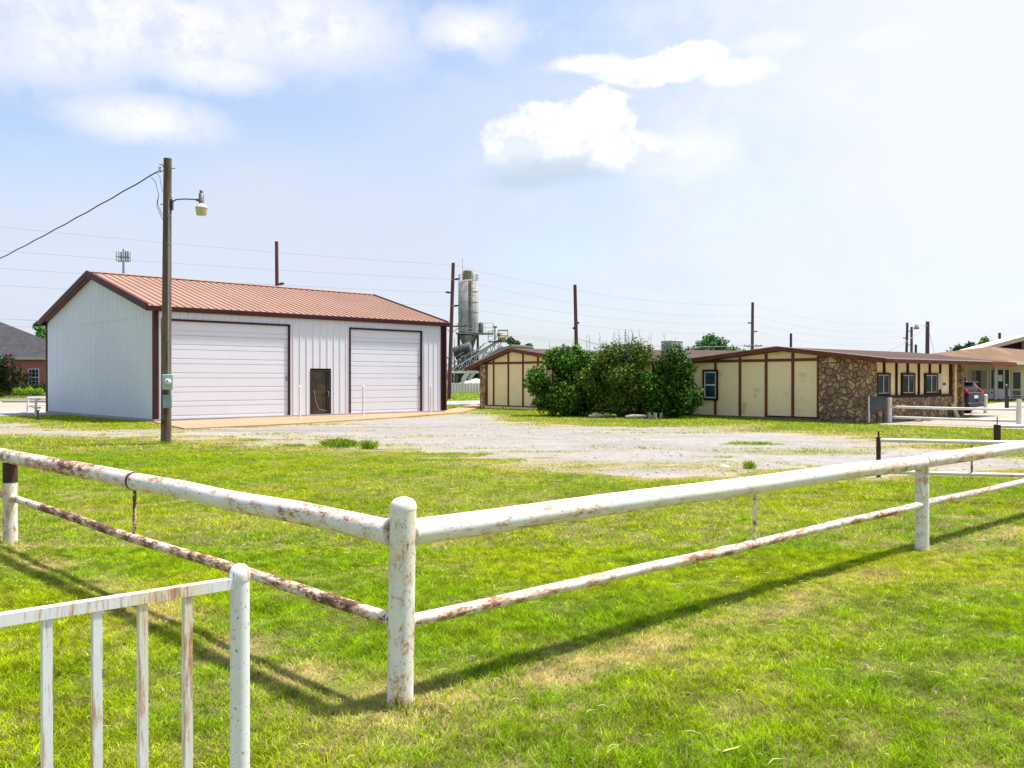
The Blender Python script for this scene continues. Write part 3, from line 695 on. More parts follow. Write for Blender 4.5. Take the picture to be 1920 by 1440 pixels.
fLs = span_f(FL, 251); fRs = span_f(FR, 1415)
rail('top_rail', V3(FC, zc) + dL * .05, V3(FC.lerp(FL, fLs), .857), R1 * .97, M['rail_mid'])
rail('top_rail', V3(FC.lerp(FL, fLs), .857), V3(FL2, .86), R1, M['rail_mid'])
ring(V3(FC.lerp(FL, fLs), .857), dL, R1, M['rust'])
rail('top_rail', V3(FC, zc) + dR * .05, V3(FR, .842), R1, M['rail_light'])
rail('top_rail', V3(FR, .842), V3(FR2, .865), R1 * 1.005, M['rail_light'])
ring(V3(FR, .842) + dR * .015, dR, R1, M['rust'])
rail('lower_rail', V3(FC, .422) + dL * .05, V3(FL, .455), R2, M['rail_heavy'], .01)
rail('lower_rail', V3(FL, .455), V3(FL2, .46), R2, M['rail_heavy'])
rail('lower_rail', V3(FC, .414) + dR * .05, V3(FR, .443), R2, M['rail_low'], .012)
rail('lower_rail', V3(FR, .443), V3(FR2, .45), R2, M['rail_low'])
for dd, z, r, rr in ((dL, zc, R1, .006), (dR, zc, R1, .006), (dL, .422, R2, .005), (dR, .414, R2, .005)):
    ring(V3(FC, z) + dd * .066, dd, r, M['post'], rr)
for P_, m_, zt in ((FL, 'post', .80), (FR, 'post', .785), (FL2, 'post', .80), (FR2, 'post', .81)):
    b_ = fl(P_); MB().tube([b_ + Vector((0, 0, -.05)), b_ + Vector((0, 0, .4)), b_ + Vector((0, 0, zt + .02))], .066 if P_ is not FR else .062, 28, False).build('post', M[m_], fence)
b_ = fl(FL); MB().tube([b_ + Vector((0, 0, .60)), b_ + Vector((.0, 0, .80))], .0675, 28, False).build('rust_band', M['rust'], fence)
for f_, P_, m_ in ((fLs, FL, 'rail_heavy'), (fRs, FR, 'rail_mid')):
    q = FC.lerp(P_, f_); b_ = fl(q)
    MB().tube([b_ + Vector((.0, 0, .435)), b_ + Vector((.004, 0, .80))], .013, 12).build('strut', M[m_], fence)

# near railing, lower left
np_ = Vector((-1.01, 3.30, 0)); ndir = Vector((-.59, -.52, 0)).normalized()
gate = thing('picket_railing', 'white square tube railing with rust streaked pickets and round domed post, nearest thing lower left', 'railing', np_)
MB().tube([(0, 0, -.05), (0, 0, .45), (0, 0, .885)], .0355, 28, False).build('post', rust_mat('painted_near_post', .34, 4, paint=(.74, .77, .80), yel=.2, spots=1.0), gate)
MB().lathe([(.037, .875), (.0385, .892), (.0375, .905), (.031, .922), (.018, .933), (.0005, .936)], 0, 0, 28).build('post_cap', M['gate_white'], gate)
def gseg(name, z, s0, s1, hw, hh, m):
    yv = Vector((-ndir.y, ndir.x, 0)); vs = []
    for s_ in (s0, s1):
        c = ndir * s_
        for a_, b_ in ((-1, -1), (1, -1), (1, 1), (-1, 1)): vs.append(c + yv * hw * a_ + Vector((0, 0, z + hh * b_)))
    fs = [(0, 1, 2, 3), (7, 6, 5, 4)] + [(i, (i + 1) % 4, (i + 1) % 4 + 4, i + 4) for i in range(4)]
    return MB().add(vs, fs).build(name, m, gate)
gseg('top_rail', .868, .03, 2.3, .019, .019, M['gate_white']); gseg('bottom_rail', .12, .03, 2.3, .016, .016, M['gate_white'])
for px in (350, 266, 180, 86, -16, -125, -245, -375, -520):
    k_ = (px - 960) / F; s_ = (k_ * np_.y - np_.x) / (ndir.x - k_ * ndir.y); c = ndir * s_; yv = Vector((-ndir.y, ndir.x, 0)); hw = .0145
    an = math.atan2(ndir.y, ndir.x)
    MB().box((-hw, -hw, .137), (hw, hw, .848), Matrix.Translation(c) @ Matrix.Rotation(an, 4, 'Z')).build('picket', M['gate_white'], gate)

# ------------------------------------------------------------------ light pole
P0 = G(311, 832); pole = thing('utility_pole', 'weathered brown timber pole standing in the lawn before the shop, carrying lamp and meter', 'utility pole', P0)
HP = 7.15; lean = .055
def pp(z): return Vector((lean * z / HP, 0, z))
MB().tube([pp(-.1), pp(1.5), pp(3), pp(5), pp(HP)], [.128, .122, .116, .107, .098], 18).build('shaft', M['wood_pole'], pole)
MB().tube([pp(1.75) + Vector((.085, -.10, 0)), pp(4) + Vector((.075, -.095, 0)), pp(6.05) + Vector((.07, -.09, 0)), pp(6.2) + Vector((.11, -.09, .05)), pp(6.15) + Vector((.17, -.09, .0))], .022, 10).build('conduit', M['conduit'], pole)
for z in (2.6, 3.8, 5.0, 5.7): MB().box((pp(z).x + .045, -.125, z), (pp(z).x + .115, -.06, z + .025)).build('conduit_strap', M['conduit'], pole)
# lamp
lamp = MB().tube([pp(6.02) + Vector((.10, -.02, 0)), pp(6.10) + Vector((.22, -.02, .02)), pp(6.12) + Vector((.45, -.02, .015)), pp(6.12) + Vector((.80, -.02, 0))], .018, 10).build('lamp_arm', M['lamp_house'], pole)
tag(lamp)
MB().box((.12, -.06, 5.86), (.19, .03, 6.12)).build('arm_bracket', M['dark_metal'], pole)
lx_ = pp(6).x + .86
MB().lathe([(.0, 6.36), (.04, 6.355), (.042, 6.30), (.035, 6.285), (.062, 6.27), (.066, 6.03), (.075, 6.01)], lx_, -.02, 20).build('lamp_housing', M['lamp_house'], pole)
MB().tube([(lx_ - .13, -.02, 6.11), (lx_ - .05, -.02, 6.11)], .032, 12).build('arm_clamp', M['lamp_house'], pole)
MB().lathe([(.06, 6.02), (.09, 6.0), (.15, 5.93), (.153, 5.915)], lx_, -.02, 24).build('lamp_reflector', M['lamp_cap'], pole)
MB().lathe([(.153, 5.915), (.146, 5.90), (.132, 5.80), (.120, 5.735), (.10, 5.725), (.001, 5.722)], lx_, -.02, 24).build('lamp_lens', M['lamp_lens'], pole)
# insulator hook and bolt
ins = MB().tube([pp(6.92) + Vector((-.09, -.02, 0)), pp(6.98) + Vector((-.13, -.02, .02)), pp(6.98) + Vector((-.2, -.02, .02))], .01, 8)
ins.tube([pp(6.85) + Vector((-.09, -.02, 0)), pp(6.8) + Vector((-.2, -.02, 0))], .01, 8).build('insulator_bracket', M['dark_metal'], pole)
MB().lathe([(.001, 6.80), (.035, 6.82), (.035, 6.86), (.02, 6.885), (.035, 6.91), (.035, 6.95), (.001, 6.97)], pp(6.9).x - .19, -.02, 14).build('insulator', M['meter'], pole)
MB().tube([pp(6.9) + Vector((.09, -.02, 0)), pp(6.9) + Vector((.2, -.02, 0))], .01, 8).build('bolt', M['dark_metal'], pole)
MB().tube([pp(6.0) + Vector((-.1, -.02, 0)), pp(6.0) + Vector((-.17, -.02, 0))], .01, 8).build('bolt', M['dark_metal'], pole)
Rz = Matrix.Rotation(math.radians(14), 4, 'Z')
mb = MB().bbox((-.055, -.27, 1.36), (.20, -.12, 1.74), .012, Rz).build('meter_box', M['box_grey'], pole)
MB().lathe([(.078, 0), (.078, .05), (.066, .065), (.062, .12), (.05, .135), (.001, .14)], 0, 0, 22, True, Rz @ Matrix.Translation((.085, -.27, 1.555)) @ Matrix.Rotation(math.radians(90), 4, 'X')).build('meter_dial', M['meter'], mb)
MB().box((.07, -.413, 1.57), (.105, -.395, 1.60), Rz).build('dial_window', M['black'], mb)
MB().bbox((-.045, -.23, .90), (.165, -.115, 1.22), .010, Rz).build('breaker_box', M['box_teal'], pole)
MB().box((-.04, -.241, 1.19), (.16, -.226, 1.23), Rz).build('breaker_lid', M['box_teal'], pole)
MB().tube([(.06, -.13, 1.22), (.06, -.13, 1.36)], .03, 12).build('nipple', M['dark_metal'], pole)
MB().bbox((.02, -.20, .745), (.10, -.11, .88), .008).build('socket_box', M['dark_metal'], pole)
MB().bbox((-.045, -.19, .50), (.035, -.11, .60), .008).build('socket_box', M['dark_metal'], pole)
MB().lathe([(.022, 0), (.022, .012), (.001, .014)], 0, 0, 14, True, Matrix.Translation((-.005, -.19, .55)) @ Matrix.Rotation(math.radians(90), 4, 'X')).build('socket_hole', M['black'], pole)
# service cable (one twisted bundle) from far pole to this one
def catenary(a, b, sag, n=28, wob=0.0, twist=0.0):
    a, b = Vector(a), Vector(b); out_ = []
    for i in range(n + 1):
        f = i / n; p = a.lerp(b, f); p.z -= 4 * sag * f * (1 - f)
        if wob: p.z += wob * math.sin(f * twist); p.x += wob * math.cos(f * twist) * .5
        out_.append(p)
    return out_
pa = P0 + Vector((pp(6.85).x - .22, -.02, 6.83)); pb = at(-420, 640, 50)
cb = MB().tube(catenary(pa, pb, .75, 140, .008, 190), .016, 6).build('service_cable', M['wire']); tag(cb, 'black twisted cable running from the timber pole top down to the left edge', 'cable')
cb2 = MB()
def loopw(pts, r): cb2.tube(pts, r, 6)
q1 = pa + Vector((-.22, .1, -.13))
for z, dx in ((5.72, -.10), (5.62, -.10)):
    e = P0 + Vector((pp(z).x + dx, -.05, z)); loopw([q1, q1 + Vector((.10, 0, -.10)), q1 + Vector((.19, 0, -.45)), e + Vector((-.14, 0, .32)), e], .007)
e = P0 + Vector((pp(6.3).x - .10, -.05, 6.3)); loopw([pa + Vector((-.06, 0, -.03)), pa + Vector((.03, 0, -.12)), e + Vector((-.04, 0, .18)), e], .005)
# drip loops stay with the cable
o_ = cb2.build('drip_loop', M['wire'], cb)

# ------------------------------------------------------------------ metal shop building
shop = thing('metal_shop', 'white corrugated steel shop with copper red roof and brown trim', 'building', SA, SRZ)
EH = 4.30; RH = 6.05; RY = SW / 2
xs_d1 = (.32, sxp(541)); xs_wd = (sxp(583), sxp(619)); xs_d2 = (sxp(657), sxp(789)); DH = 3.85; WDH = 2.03
def ribwall(b, x0, x1, z0, z1, y=0.0, step=.305, rib=.03, flip=1, zfun=None):
    """ribbed sheet in the xz plane facing -y: the ribs are folded, not painted"""
    x = x0; pts = [(x0, y)]
    n = max(1, int(round((x1 - x0) / step))); st = (x1 - x0) / n
    for i in range(n):
        c = x0 + (i + .5) * st
        pts += [(c - .035, y), (c - .016, y - rib * flip), (c + .016, y - rib * flip), (c + .035, y)]
    pts.append((x1, y)); vs = []; fs = []
    for (px_, py_) in pts:
        zt = z1 if zfun is None else zfun(px_); vs += [(px_, py_, z0), (px_, py_, zt)]
    for i in range(len(pts) - 1): fs.append((2 * i, 2 * i + 2, 2 * i + 3, 2 * i + 1))
    b.add(vs, fs)
b = MB()
ribwall(b, .12, xs_d1[0] - .06, 0.10, EH); ribwall(b, xs_d1[1] + .06, xs_wd[0] - .04, 0.06, EH); ribwall(b, xs_wd[1] + .04, xs_d2[0] - .06, 0.06, EH)
ribwall(b, xs_d2[1] + .06, SL - .12, 0.06, EH); ribwall(b, xs_d1[0] - .06, xs_d1[1] + .06, DH + .06, EH); ribwall(b, xs_d2[0] - .06, xs_d2[1] + .06, DH + .06, EH)
ribwall(b, xs_wd[0] - .04, xs_wd[1] + .04, WDH + .05, EH)
b.build('front_wall', M['shop_wall'], shop, recalc=False)
b = MB(); gz = lambda y: EH + (RH - EH) * (1 - abs(y - RY) / RY)
def gable(xc, sgn):
    bb = MB(); pts = [(0, 0)]; n = 40; st = SW / n
    vs = []; fs = []; prof = []
    y = 0
    prof.append(.12)
    pl = [(.12, 0)]
    for i in range(n):
        c = (i + .5) * st
        if c < .2 or c > SW - .2: continue
        pl += [(c - .035, 0), (c - .014, .022), (c + .014, .022), (c + .035, 0)]
        if i == n // 2 - 1: pl.append((RY, 0))
    pl.append((SW - .12, 0))
    for (yy, o_) in pl: vs += [(xc + sgn * o_, yy, .12), (xc + sgn * o_, yy, gz(yy) - .06)]
    for i in range(len(pl) - 1): fs.append((2 * i, 2 * i + 1, 2 * i + 3, 2 * i + 2))
    bb.add(vs, fs); return bb
gable(0, -1).build('gable_wall', M['shop_gable'], shop, recalc=False); gable(SL, 1).build('gable_wall', M['shop_gable'], shop, recalc=False)
b = MB(); b.box((.1, SW - .05, .1), (SL - .1, SW, EH)); b.build('back_wall', M['shop_wall'], shop)
MB().box((-.05, -.06, 0), (SL + .05, SW + .03, .115)).build('foundation', M['concrete'], shop)
# roof: two ribbed slopes with thickness
b = MB(); OV = .06; n = 46; st = (SL + .5) / n
for sg in (-1, 1):
    y_e = RY + sg * (RY + OV); z_e = EH - (RH - EH) * OV / RY + .10; zr = RH + .10
    L = math.hypot(y_e - RY, zr - z_e); ny, nz = (zr - z_e) / L * sg, abs(y_e - RY) / L
    pl = [(-.25, 0)]
    for i in range(n):
        c = -.25 + (i + .5) * st; pl += [(c - .03, 0), (c - .012, .035), (c + .012, .035), (c + .03, 0)]
    pl.append((SL + .25, 0)); vs = []; fs = []
    for x, h in pl: vs += [(x, RY + ny * h, zr + nz * h), (x, y_e + ny * h, z_e + nz * h)]
    for i in range(len(pl) - 1): fs.append((2 * i, 2 * i + 1, 2 * i + 3, 2 * i + 2) if sg < 0 else (2 * i, 2 * i + 2, 2 * i + 3, 2 * i + 1))
    b.add(vs, fs)
    b.add([(-.25, RY, zr - .05), (-.25, y_e, z_e - .05), (SL + .25, y_e, z_e - .05), (SL + .25, RY, zr - .05)], [(0, 1, 2, 3)])
rf = b.build('roof', M['shop_roof'], shop, recalc=False)
b = MB(); zt = RH + .14
b.prism([(0, 0)], 0, 0) if False else None
b.add([(-.27, RY - .2, zt - .045), (-.27, RY, zt + .02), (-.27, RY + .2, zt - .045), (SL + .27, RY - .2, zt - .045), (SL + .27, RY, zt + .02), (SL + .27, RY + .2, zt - .045)], [(0, 3, 4, 1), (1, 4, 5, 2), (0, 1, 2), (3, 5, 4)])
b.build('ridge_cap', M['shop_roof'], rf)
# trims: rakes, eave gutter, corners
def rake(xc):
    b = MB()
    for sg in (-1, 1):
        y_e = RY + sg * (RY + OV); z_e = EH - (RH - EH) * OV / RY + .13; zr = RH + .13
        vs = []
        for (yy, zz) in ((RY, zr), (y_e, z_e)):
            for dx in (-.035, .035):
                vs += [(xc + dx, yy, zz + .03), (xc + dx, yy, zz - .24)]
        b.add(vs, [(0, 2, 3, 1), (4, 5, 7, 6), (0, 1, 5, 4), (2, 6, 7, 3), (0, 4, 6, 2), (1, 3, 7, 5)])
    return b.build('rake_trim', M['brown_trim'], rf)
rake(-.29); rake(SL + .29)
MB().bbox((-.32, -OV - .10, EH - .12), (SL + .32, -OV + .0, EH + .075), .015).build('gutter', M['brown_trim'], rf)
MB().bbox((-.32, SW + OV, EH - .14), (SL + .32, SW + OV + .13, EH + .045), .015).build('gutter', M['brown_trim'], rf)
for (x0, x1, y0, y1) in ((-.04, .13, -.045, .13), (SL - .13, SL + .04, -.045, .13), (-.04, .13, SW - .13, SW + .04), (SL - .13, SL + .04, SW - .13, SW + .04)):
    MB().box((x0, y0, .10), (x1, y1, EH - .02)).build('corner_trim', M['brown_trim'], shop)
MB().box((-.028, .131, EH - .3), (-.005, SW - .13, EH - .28)).build('eave_flashing', M['shop_gable'], shop)
dsx = SL - .32
for dx in (SL + .05,):
    MB().bbox((dx, -.13, .1), (dx + .10, -.02, EH - .1), .012).build('downspout', M['brown_trim'], shop)
# sectional doors
def garage(x0, x1):
    H = DH; b = MB(); n = 7; y = .045; hh = (H - .03) / n; prof = []
    for i in range(n):
        z = .03 + i * hh
        # each section: flat with two shallow folded grooves
        for (f, d) in ((0.0, .035), (.03, 0), (.30, 0), (.325, .022), (.375, .022), (.40, 0), (.97, 0), (1.0, .035)): prof.append((y + d, z + f * hh))
    vs = []; fs = []
    for (yy, zz) in prof: vs += [(x0, yy, zz), (x1, yy, zz)]
    for i in range(len(prof) - 1): fs.append((2 * i, 2 * i + 1, 2 * i + 3, 2 * i + 2))
    b.add(vs, fs); b.box((x0, y + .03, .03), (x1, y + .06, H)); d = b.build('garage_door', M['garage'], shop, recalc=False)
    t = MB(); t.box((x0 - .065, -.045, .05), (x0, .13, H + .065)); t.box((x1, -.045, .05), (x1 + .065, .13, H + .065)); t.box((x0, -.045, H), (x1, .13, H + .065))
    t.build('door_frame', M['brown_trim'], d)
    s = MB(); s.box((x0, y - .01, .052), (x1, y + .03, .075)); s.build('bottom_seal', M['black'], d)
    h = MB(); h.bbox((x1 - .10, y - .05, 1.55), (x1 - .04, y - .001, 1.75), .008); h.build('handle', M['conduit'], d)
    return d
g1 = garage(*xs_d1); tag(g1, 'wide white sectional door left of the entry door'); g2 = garage(*xs_d2); tag(g2, 'narrower white sectional door right of the entry door')
x0, x1 = xs_wd; b = MB()
b.box((x0 - .03, -.03, .05), (x0 + .08, .08, WDH)); b.box((x1 - .08, -.03, .05), (x1 + .03, .08, WDH)); b.box((x0 + .08, -.03, WDH - .10), (x1 - .08, .08, WDH)); b.box((x0 + .08, -.02, .05), (x1 - .08, .08, .14))
b.box((x1 - .16, -.015, .14), (x1 - .08, .06, WDH - .10))
dr = b.build('entry_door', M['black'], shop); tag(dr, 'black barred glass entry door')
MB().box((x0 + .081, .03, .14), (x1 - .161, .045, WDH - .10)).build('door_glass', M['kraft'], dr)
for k_ in range(5): z = .42 + k_ * .285; MB().box((x0 + .081, -.005, z), (x1 - .161, .02, z + .026)).build('door_bar', M['black'], dr)
MB().tube([(x0 + .15, -.0, 1.15), (x0 + .22, -.01, .7), (x0 + .38, -.01, .33), (x1 - .19, -.01, .24)], .008, 6).build('hanging_wire', M['drip'], dr)
MB().tube([(x1 - .12, -.02, .85), (x1 - .12, -.07, .88), (x1 - .12, -.07, 1.05), (x1 - .12, -.02, 1.08)], .012, 8).build('handle', M['conduit'], dr)
# bollards in front of the shop
def bollard(px, py, h, label):
    t = thing('bollard', label, 'bollard', G(px, py, .05), 0, 'thin white bollards in front of the shop')
    MB().tube([(0, 0, 0), (0, 0, h)], .045, 14).build('pipe', M['white_frame'], t); MB().lathe([(.047, h - .005), (.04, h + .018), (.001, h + .03)], 0, 0, 14).build('cap', M['white_frame'], t)
    MB().lathe([(.075, .0), (.075, .012), (.046, .02)], 0, 0, 14).build('base_ring', M['white_frame'], t)
bollard(562, 784, 1.28, 'thin white bollard between the wide garage door and the entry door')
bollard(681, 780, 1.27, 'thin white bollard before the narrower garage door')
bollard(808, 775, 1.27, 'thin white bollard nearest the right corner of the shop')

# small pipe barrier at the far left
t = thing('pipe_barrier', 'low white pipe barrier beside the shop at the far left', 'barrier', G(66, 780))
o0 = G(66, 780)
def rel(px, py, z): return G(px, py) - o0 + Vector((0, 0, z))
for px, py in ((52, 773), (67, 780), (100, 772)):
    MB().tube([rel(px, py, 0), rel(px, py, .75)], .055, 12).build('post', M['white_pipe'], t)
for a_, c_ in (((52, 773), (100, 772)), ((52, 773), (67, 780)), ((67, 780), (75, 779))):
    for z in (.35, .72): MB().tube([rel(*a_, z), rel(*c_, z)], .038, 10).build('rail', M['white_pipe'], t)
t = thing('steel_stub', 'short rusty dark post standing in the grass beside the low white barrier', 'post', G(71, 788))
MB().tube([(0, 0, 0), (0, 0, .38)], .035, 10).build('pipe', M['rust'], t); MB().box((-.07, -.03, .36), (.07, .03, .40)).build('cap_plate', M['rust'], t); MB().box((-.06, -.06, .0), (.06, .06, .05)).build('foot', M['rust'], t)

# ------------------------------------------------------------------ motel (timber framed cream panels, stone ends)
mot = thing('motel_building', 'long low cream panelled motel with brown timber battens and fieldstone corner', 'building', K0, MRZ)
XR = 0.0; xl = mx(1298); xst = mx(1537); xrid = mx(1465); zrid = 2.90; ZB = .10
def rz_r(x, th=0):      # underside of the right wing's roof
    if x > xrid: return zrid - .17 - (x - xrid) * (zrid - 2.36) / (1.1 - xrid) - th
    return zrid - .17 - (xrid - x) * (zrid - 2.42) / (xrid - (xl - .7)) - th
# walls
MB().prism([(xl, ZB), (xst, ZB), (xst, rz_r(xst) - .0), (xrid, rz_r(xrid)), (xl, rz_r(xl))], 0.0, .18).build('front_wall', M['cream'], mot)
MB().box((xl, .18, ZB), (-.12, 9.0, 2.30)).build('side_wall', M['cream_clean'], mot)
MB().box((-.12, 1.1, ZB), (-.03, my(1781), 2.42)).build('side_wall', M['cream_clean'], mot)
st_ = MB(); st_.prism([(xst + .02, 0), (.05, 0), (.05, rz_r(.05)), (xst + .02, rz_r(xst))], -.09, 1.1); st_.build('stone_corner', M['stone'], mot)
yE = my(1781)
MB().box((-.02, 1.103, 0), (.09, yE, .90)).build('stone_wainscot', M['stone_small'], mot)
MB().box((-.03, 1.103, .90), (.12, yE, 1.0)).build('sill_board', M['dark_wood'], mot)
MB().box((xl - .05, -.06, 0), (xst + .015, -.001, ZB)).build('footing', M['rock'], mot)
# front battens + beam
zb = 2.385
for px in (1298, 1342, 1388, 1437, 1487, 1535):
    x = mx(px); top = rz_r(x) - .02
    if px == 1342: parts = ((ZB + .005, .74), (2.02, top))
    else: parts = ((ZB + .005, top),)
    for z0, z1 in parts: MB().box((x - .055, -.045, z0), (x + .055, -.002, z1)).build('batten', M['brown_wood'], mot)
xsb = [mx(p) for p in (1298, 1342, 1388, 1437, 1487, 1535)]
for i in range(5): MB().box((xsb[i] + .056, -.040, zb - .06), (xsb[i + 1] - .056, -.002, zb + .05)).build('cross_beam', M['brown_wood'], mot)
MB().box((xsb[3], -.052, ZB - .03), (xsb[5] + .05, -.046, ZB + .06)).build('base_board', M['dark_wood'], mot)
MB().box((xsb[0], -.048, ZB - .05), (xsb[3], -.046 + .001, ZB + .0)).build('base_board', M['dark_wood'], mot)
# front window
def window(parent, x0, x1, z0, z1, y, frame=M['white_frame'], surround=M['dark_wood'], split='h', glass=M['glass'], sw=.09):
    b = MB(); b.box((x0, y - .06, z0), (x0 + sw, y, z1)); b.box((x1 - sw, y - .06, z0), (x1, y, z1)); b.box((x0 + sw, y - .06, z1 - sw), (x1 - sw, y, z1)); b.box((x0 + sw, y - .06, z0), (x1 - sw, y, z0 + sw))
    wnd = b.build('window', surround, parent)
    a0, a1, c0, c1 = x0 + sw + .003, x1 - sw - .003, z0 + sw + .003, z1 - sw - .003; f = .045; b = MB()
    b.box((a0, y - .045, c0), (a0 + f, y, c1)); b.box((a1 - f, y - .045, c0), (a1, y, c1)); b.box((a0 + f, y - .045, c1 - f), (a1 - f, y, c1)); b.box((a0 + f, y - .045, c0), (a1 - f, y, c0 + f))
    if split == 'h': m_ = (c0 + c1) / 2; b.box((a0 + f, y - .042, m_ - .03), (a1 - f, y, m_ + .03))
    if split == 'v': m_ = (a0 + a1) / 2; b.box((m_ - .03, y - .042, c0 + f), (m_ + .03, y, c1 - f))
    b.build('window_frame', frame, wnd); MB().box((a0 + f, y - .02, c0 + f), (a1 - f, y - .004, c1 - f)).build('window_pane', glass, wnd); return wnd
wx0, wx1 = mx(1318.5), mx(1347)
window(mot, wx0, wx1, .72, 2.03, -.004, glass=M['glass_green'])
# side wall windows: build in xz then turn 90 degrees
def sidewin(pa_, pb_, z0, z1):
    y0, y1 = my(pa_), my(pb_)
    b = MB(); s = .07; X = .0
    b.box((-.02, y0, z0), (.05, y0 + s, z1)); b.box((-.02, y1 - s, z0), (.05, y1, z1)); b.box((-.02, y0 + s, z1 - s), (.05, y1 - s, z1)); b.box((-.02, y0 + s, z0), (.05, y1 - s, z0 + s))
    wn = b.build('window', M['dark_wood'], mot); m_ = (y0 + y1) / 2; b = MB()
    b.box((-.02, y0 + s, z0 + s), (.03, y0 + s + .04, z1 - s)); b.box((-.02, y1 - s - .04, z0 + s), (.03, y1 - s, z1 - s)); b.box((-.02, m_ - .03, z0 + s), (.03, m_ + .03, z1 - s)); b.box((-.02, y0 + s + .04, z0 + s), (.028, y1 - s - .04, z0 + s + .035)); b.box((-.02, y0 + s + .04, z1 - s - .035), (.028, y1 - s - .04, z1 - s))
    b.build('window_frame', M['drip'], wn); MB().box((-.02, y0 + s, z0 + s), (.005, y1 - s, z1 - s)).build('window_pane', M['glass'], wn)
for pa_, pb_ in ((1643, 1668), (1690, 1714.5), (1733.5, 1757.5)): sidewin(pa_, pb_, 1.0, 1.86)
def sbat(px, z0, z1, w_=.05): y = my(px); MB().box((-.028, y - w_, z0), (.03, y + w_, z1)).build('batten', M['dark_wood'], mot)
for px in (1681, 1723): sbat(px, 1.0, 2.38)
for px in (1658, 1702, 1743.5, 1763): sbat(px, 1.862, 2.38)
sbat(1763, 1.0, 1.20); sbat(1782, 0, 2.38, .07)
MB().box((-.025, my(1756.8), 1.20), (.06, my(1764.8), 1.84)).build('shutter', M['beige'], mot)
MB().box((-.028, my(1768), 1.36), (-.005, my(1774), 1.47)).build('number_plate', M['black'], mot)
# dark recessed entry between stone piers
yA, yB, yC = my(1783.5), my(1800), my(1805.5)
MB().box((-1.4, yA, 0), (-1.3, yC, 2.4)).build('entry_back_wall', M['dark_wood'], mot)
MB().box((-1.3, yB, 0), (.06, yC, 2.40)).build('stone_pier', M['stone_small'], mot)
MB().box((-.10, yA, 0), (.08, yA + .16, 2.40)).build('stone_pier', M['stone_small'], mot)
ed = MB().box((-.5, yA + .17, .05), (-.46, yB - .02, 2.2)).build('entry_glazing', M['glass'], mot)
for z in (.9, 1.35, 1.9): MB().box((-.459, yA + .17, z), (-.43, yB - .02, z + .05)).build('glazing_bar', M['drip'], ed)
# right wing roof slab
def roof_slab(parent, pts_top, y0, y1, th, m, name='roof'):
    n = len(pts_top); poly = list(pts_top) + [(x, z - th) for x, z in reversed(pts_top)]
    return MB().prism(poly, y0, y1).build(name, m, parent)
xle = xl - .7; YF = -.32; YB = 11.3
r1_ = roof_slab(mot, [(xle, 2.42), (xrid, zrid), (1.1, 2.36)], YF + .045, YB, .14, M['shingle'])
def fascia(parent, pts_top, y, drop=.16, m=M['brown_wood'], off=.0):
    for (xa, za), (xb, zb_) in zip(pts_top[:-1], pts_top[1:]):
        MB().add([(xa, y, za + .012), (xb, y, zb_ + .012), (xb, y, zb_ - drop), (xa, y, za - drop), (xa, y + .04, za + .012), (xb, y + .04, zb_ + .012), (xb, y + .04, zb_ - drop), (xa, y + .04, za - drop)],
                 [(0, 3, 2, 1), (4, 5, 6, 7), (0, 1, 5, 4), (3, 7, 6, 2), (0, 4, 7, 3), (1, 2, 6, 5)]).build('fascia', m, parent)
fascia(r1_, [(xle, 2.42), (xrid, zrid)], YF); fascia(r1_, [(xrid, zrid), (1.14, 2.355)], YF)
MB().box((1.103, YF + .04, 2.36 - .155), (1.14, YB * .77, 2.375)).build('fascia', M['brown_wood'], r1_)
MB().box((1.103, YB * .77 + .02, 2.36 - .20), (1.14, YB, 2.35)).build('fascia', M['brown_wood'], r1_)
for (xa, za), (xb, zb_) in (((xle, 2.42), (xrid, zrid)), ((xrid, zrid), (1.16, 2.352))):
    MB().add([(xa, YF - .02, za + .035), (xb, YF - .02, zb_ + .035), (xb, YF - .02, zb_ + .010), (xa, YF - .02, za + .010), (xa, YF + .12, za + .035), (xb, YF + .12, zb_ + .035), (xb, YF + .12, zb_ + .010), (xa, YF + .12, za + .010)],
             [(0, 3, 2, 1), (4, 5, 6, 7), (0, 1, 5, 4), (3, 7, 6, 2), (0, 4, 7, 3), (1, 2, 6, 5)]).build('drip_edge', M['drip'], r1_)
MB().box((1.142, YF, 2.352), (1.165, YB * .77, 2.39)).build('drip_edge', M['drip'], r1_)
# left wing
a0 = mx(911.5); a1 = mx(1042); xr2 = mx(962); xe = mx(879); xq = mx(1030); zr2 = 3.30; ze = 2.26; zq = 2.90
def rz_l(x): return (zr2 - .17 - (xr2 - x) * (zr2 - ze) / (xr2 - xe)) if x < xr2 else (zr2 - .17 - (x - xr2) * (zr2 - zq) / (xq - xr2))
MB().prism([(a0, .16), (a1, .16), (a1, rz_l(a1)), (xr2, rz_l(xr2)), (a0, rz_l(a0))], 0, .18).build('front_wall', M['cream_clean'], mot)
MB().box((a0 + .01, .18, .1), (a1, 10, 2.45)).build('side_wall', M['cream_clean'], mot)
MB().box((mx(902), -.08, 0), (a0, 9, rz_l(a0) - .05)).build('stone_pier', M['stone_small'], mot)
lb = [mx(p) for p in (913.5, 926, 953.5, 981, 1009, 1037)]
for i, x in enumerate(lb): MB().box((x - .055, -.04, .19), (x + .055, -.002, rz_l(x) - .02)).build('batten', M['brown_wood'], mot)
for i in range(5): MB().box((lb[i] + .056, -.038, 2.44), (lb[i + 1] - .056, -.002, 2.56)).build('cross_beam', M['brown_wood'], mot)
MB().box((a0, -.05, .12), (a1, -.002, .188)).build('base_board', M['brown_wood'], mot)
MB().box((a0, -.10, 0), (a1, -.002, .118)).build('footing', M['cream_clean'], mot)
r2_ = roof_slab(mot, [(xe, ze), (xr2, zr2), (xq, zq)], YF + .045, 10, .14, M['shingle'])
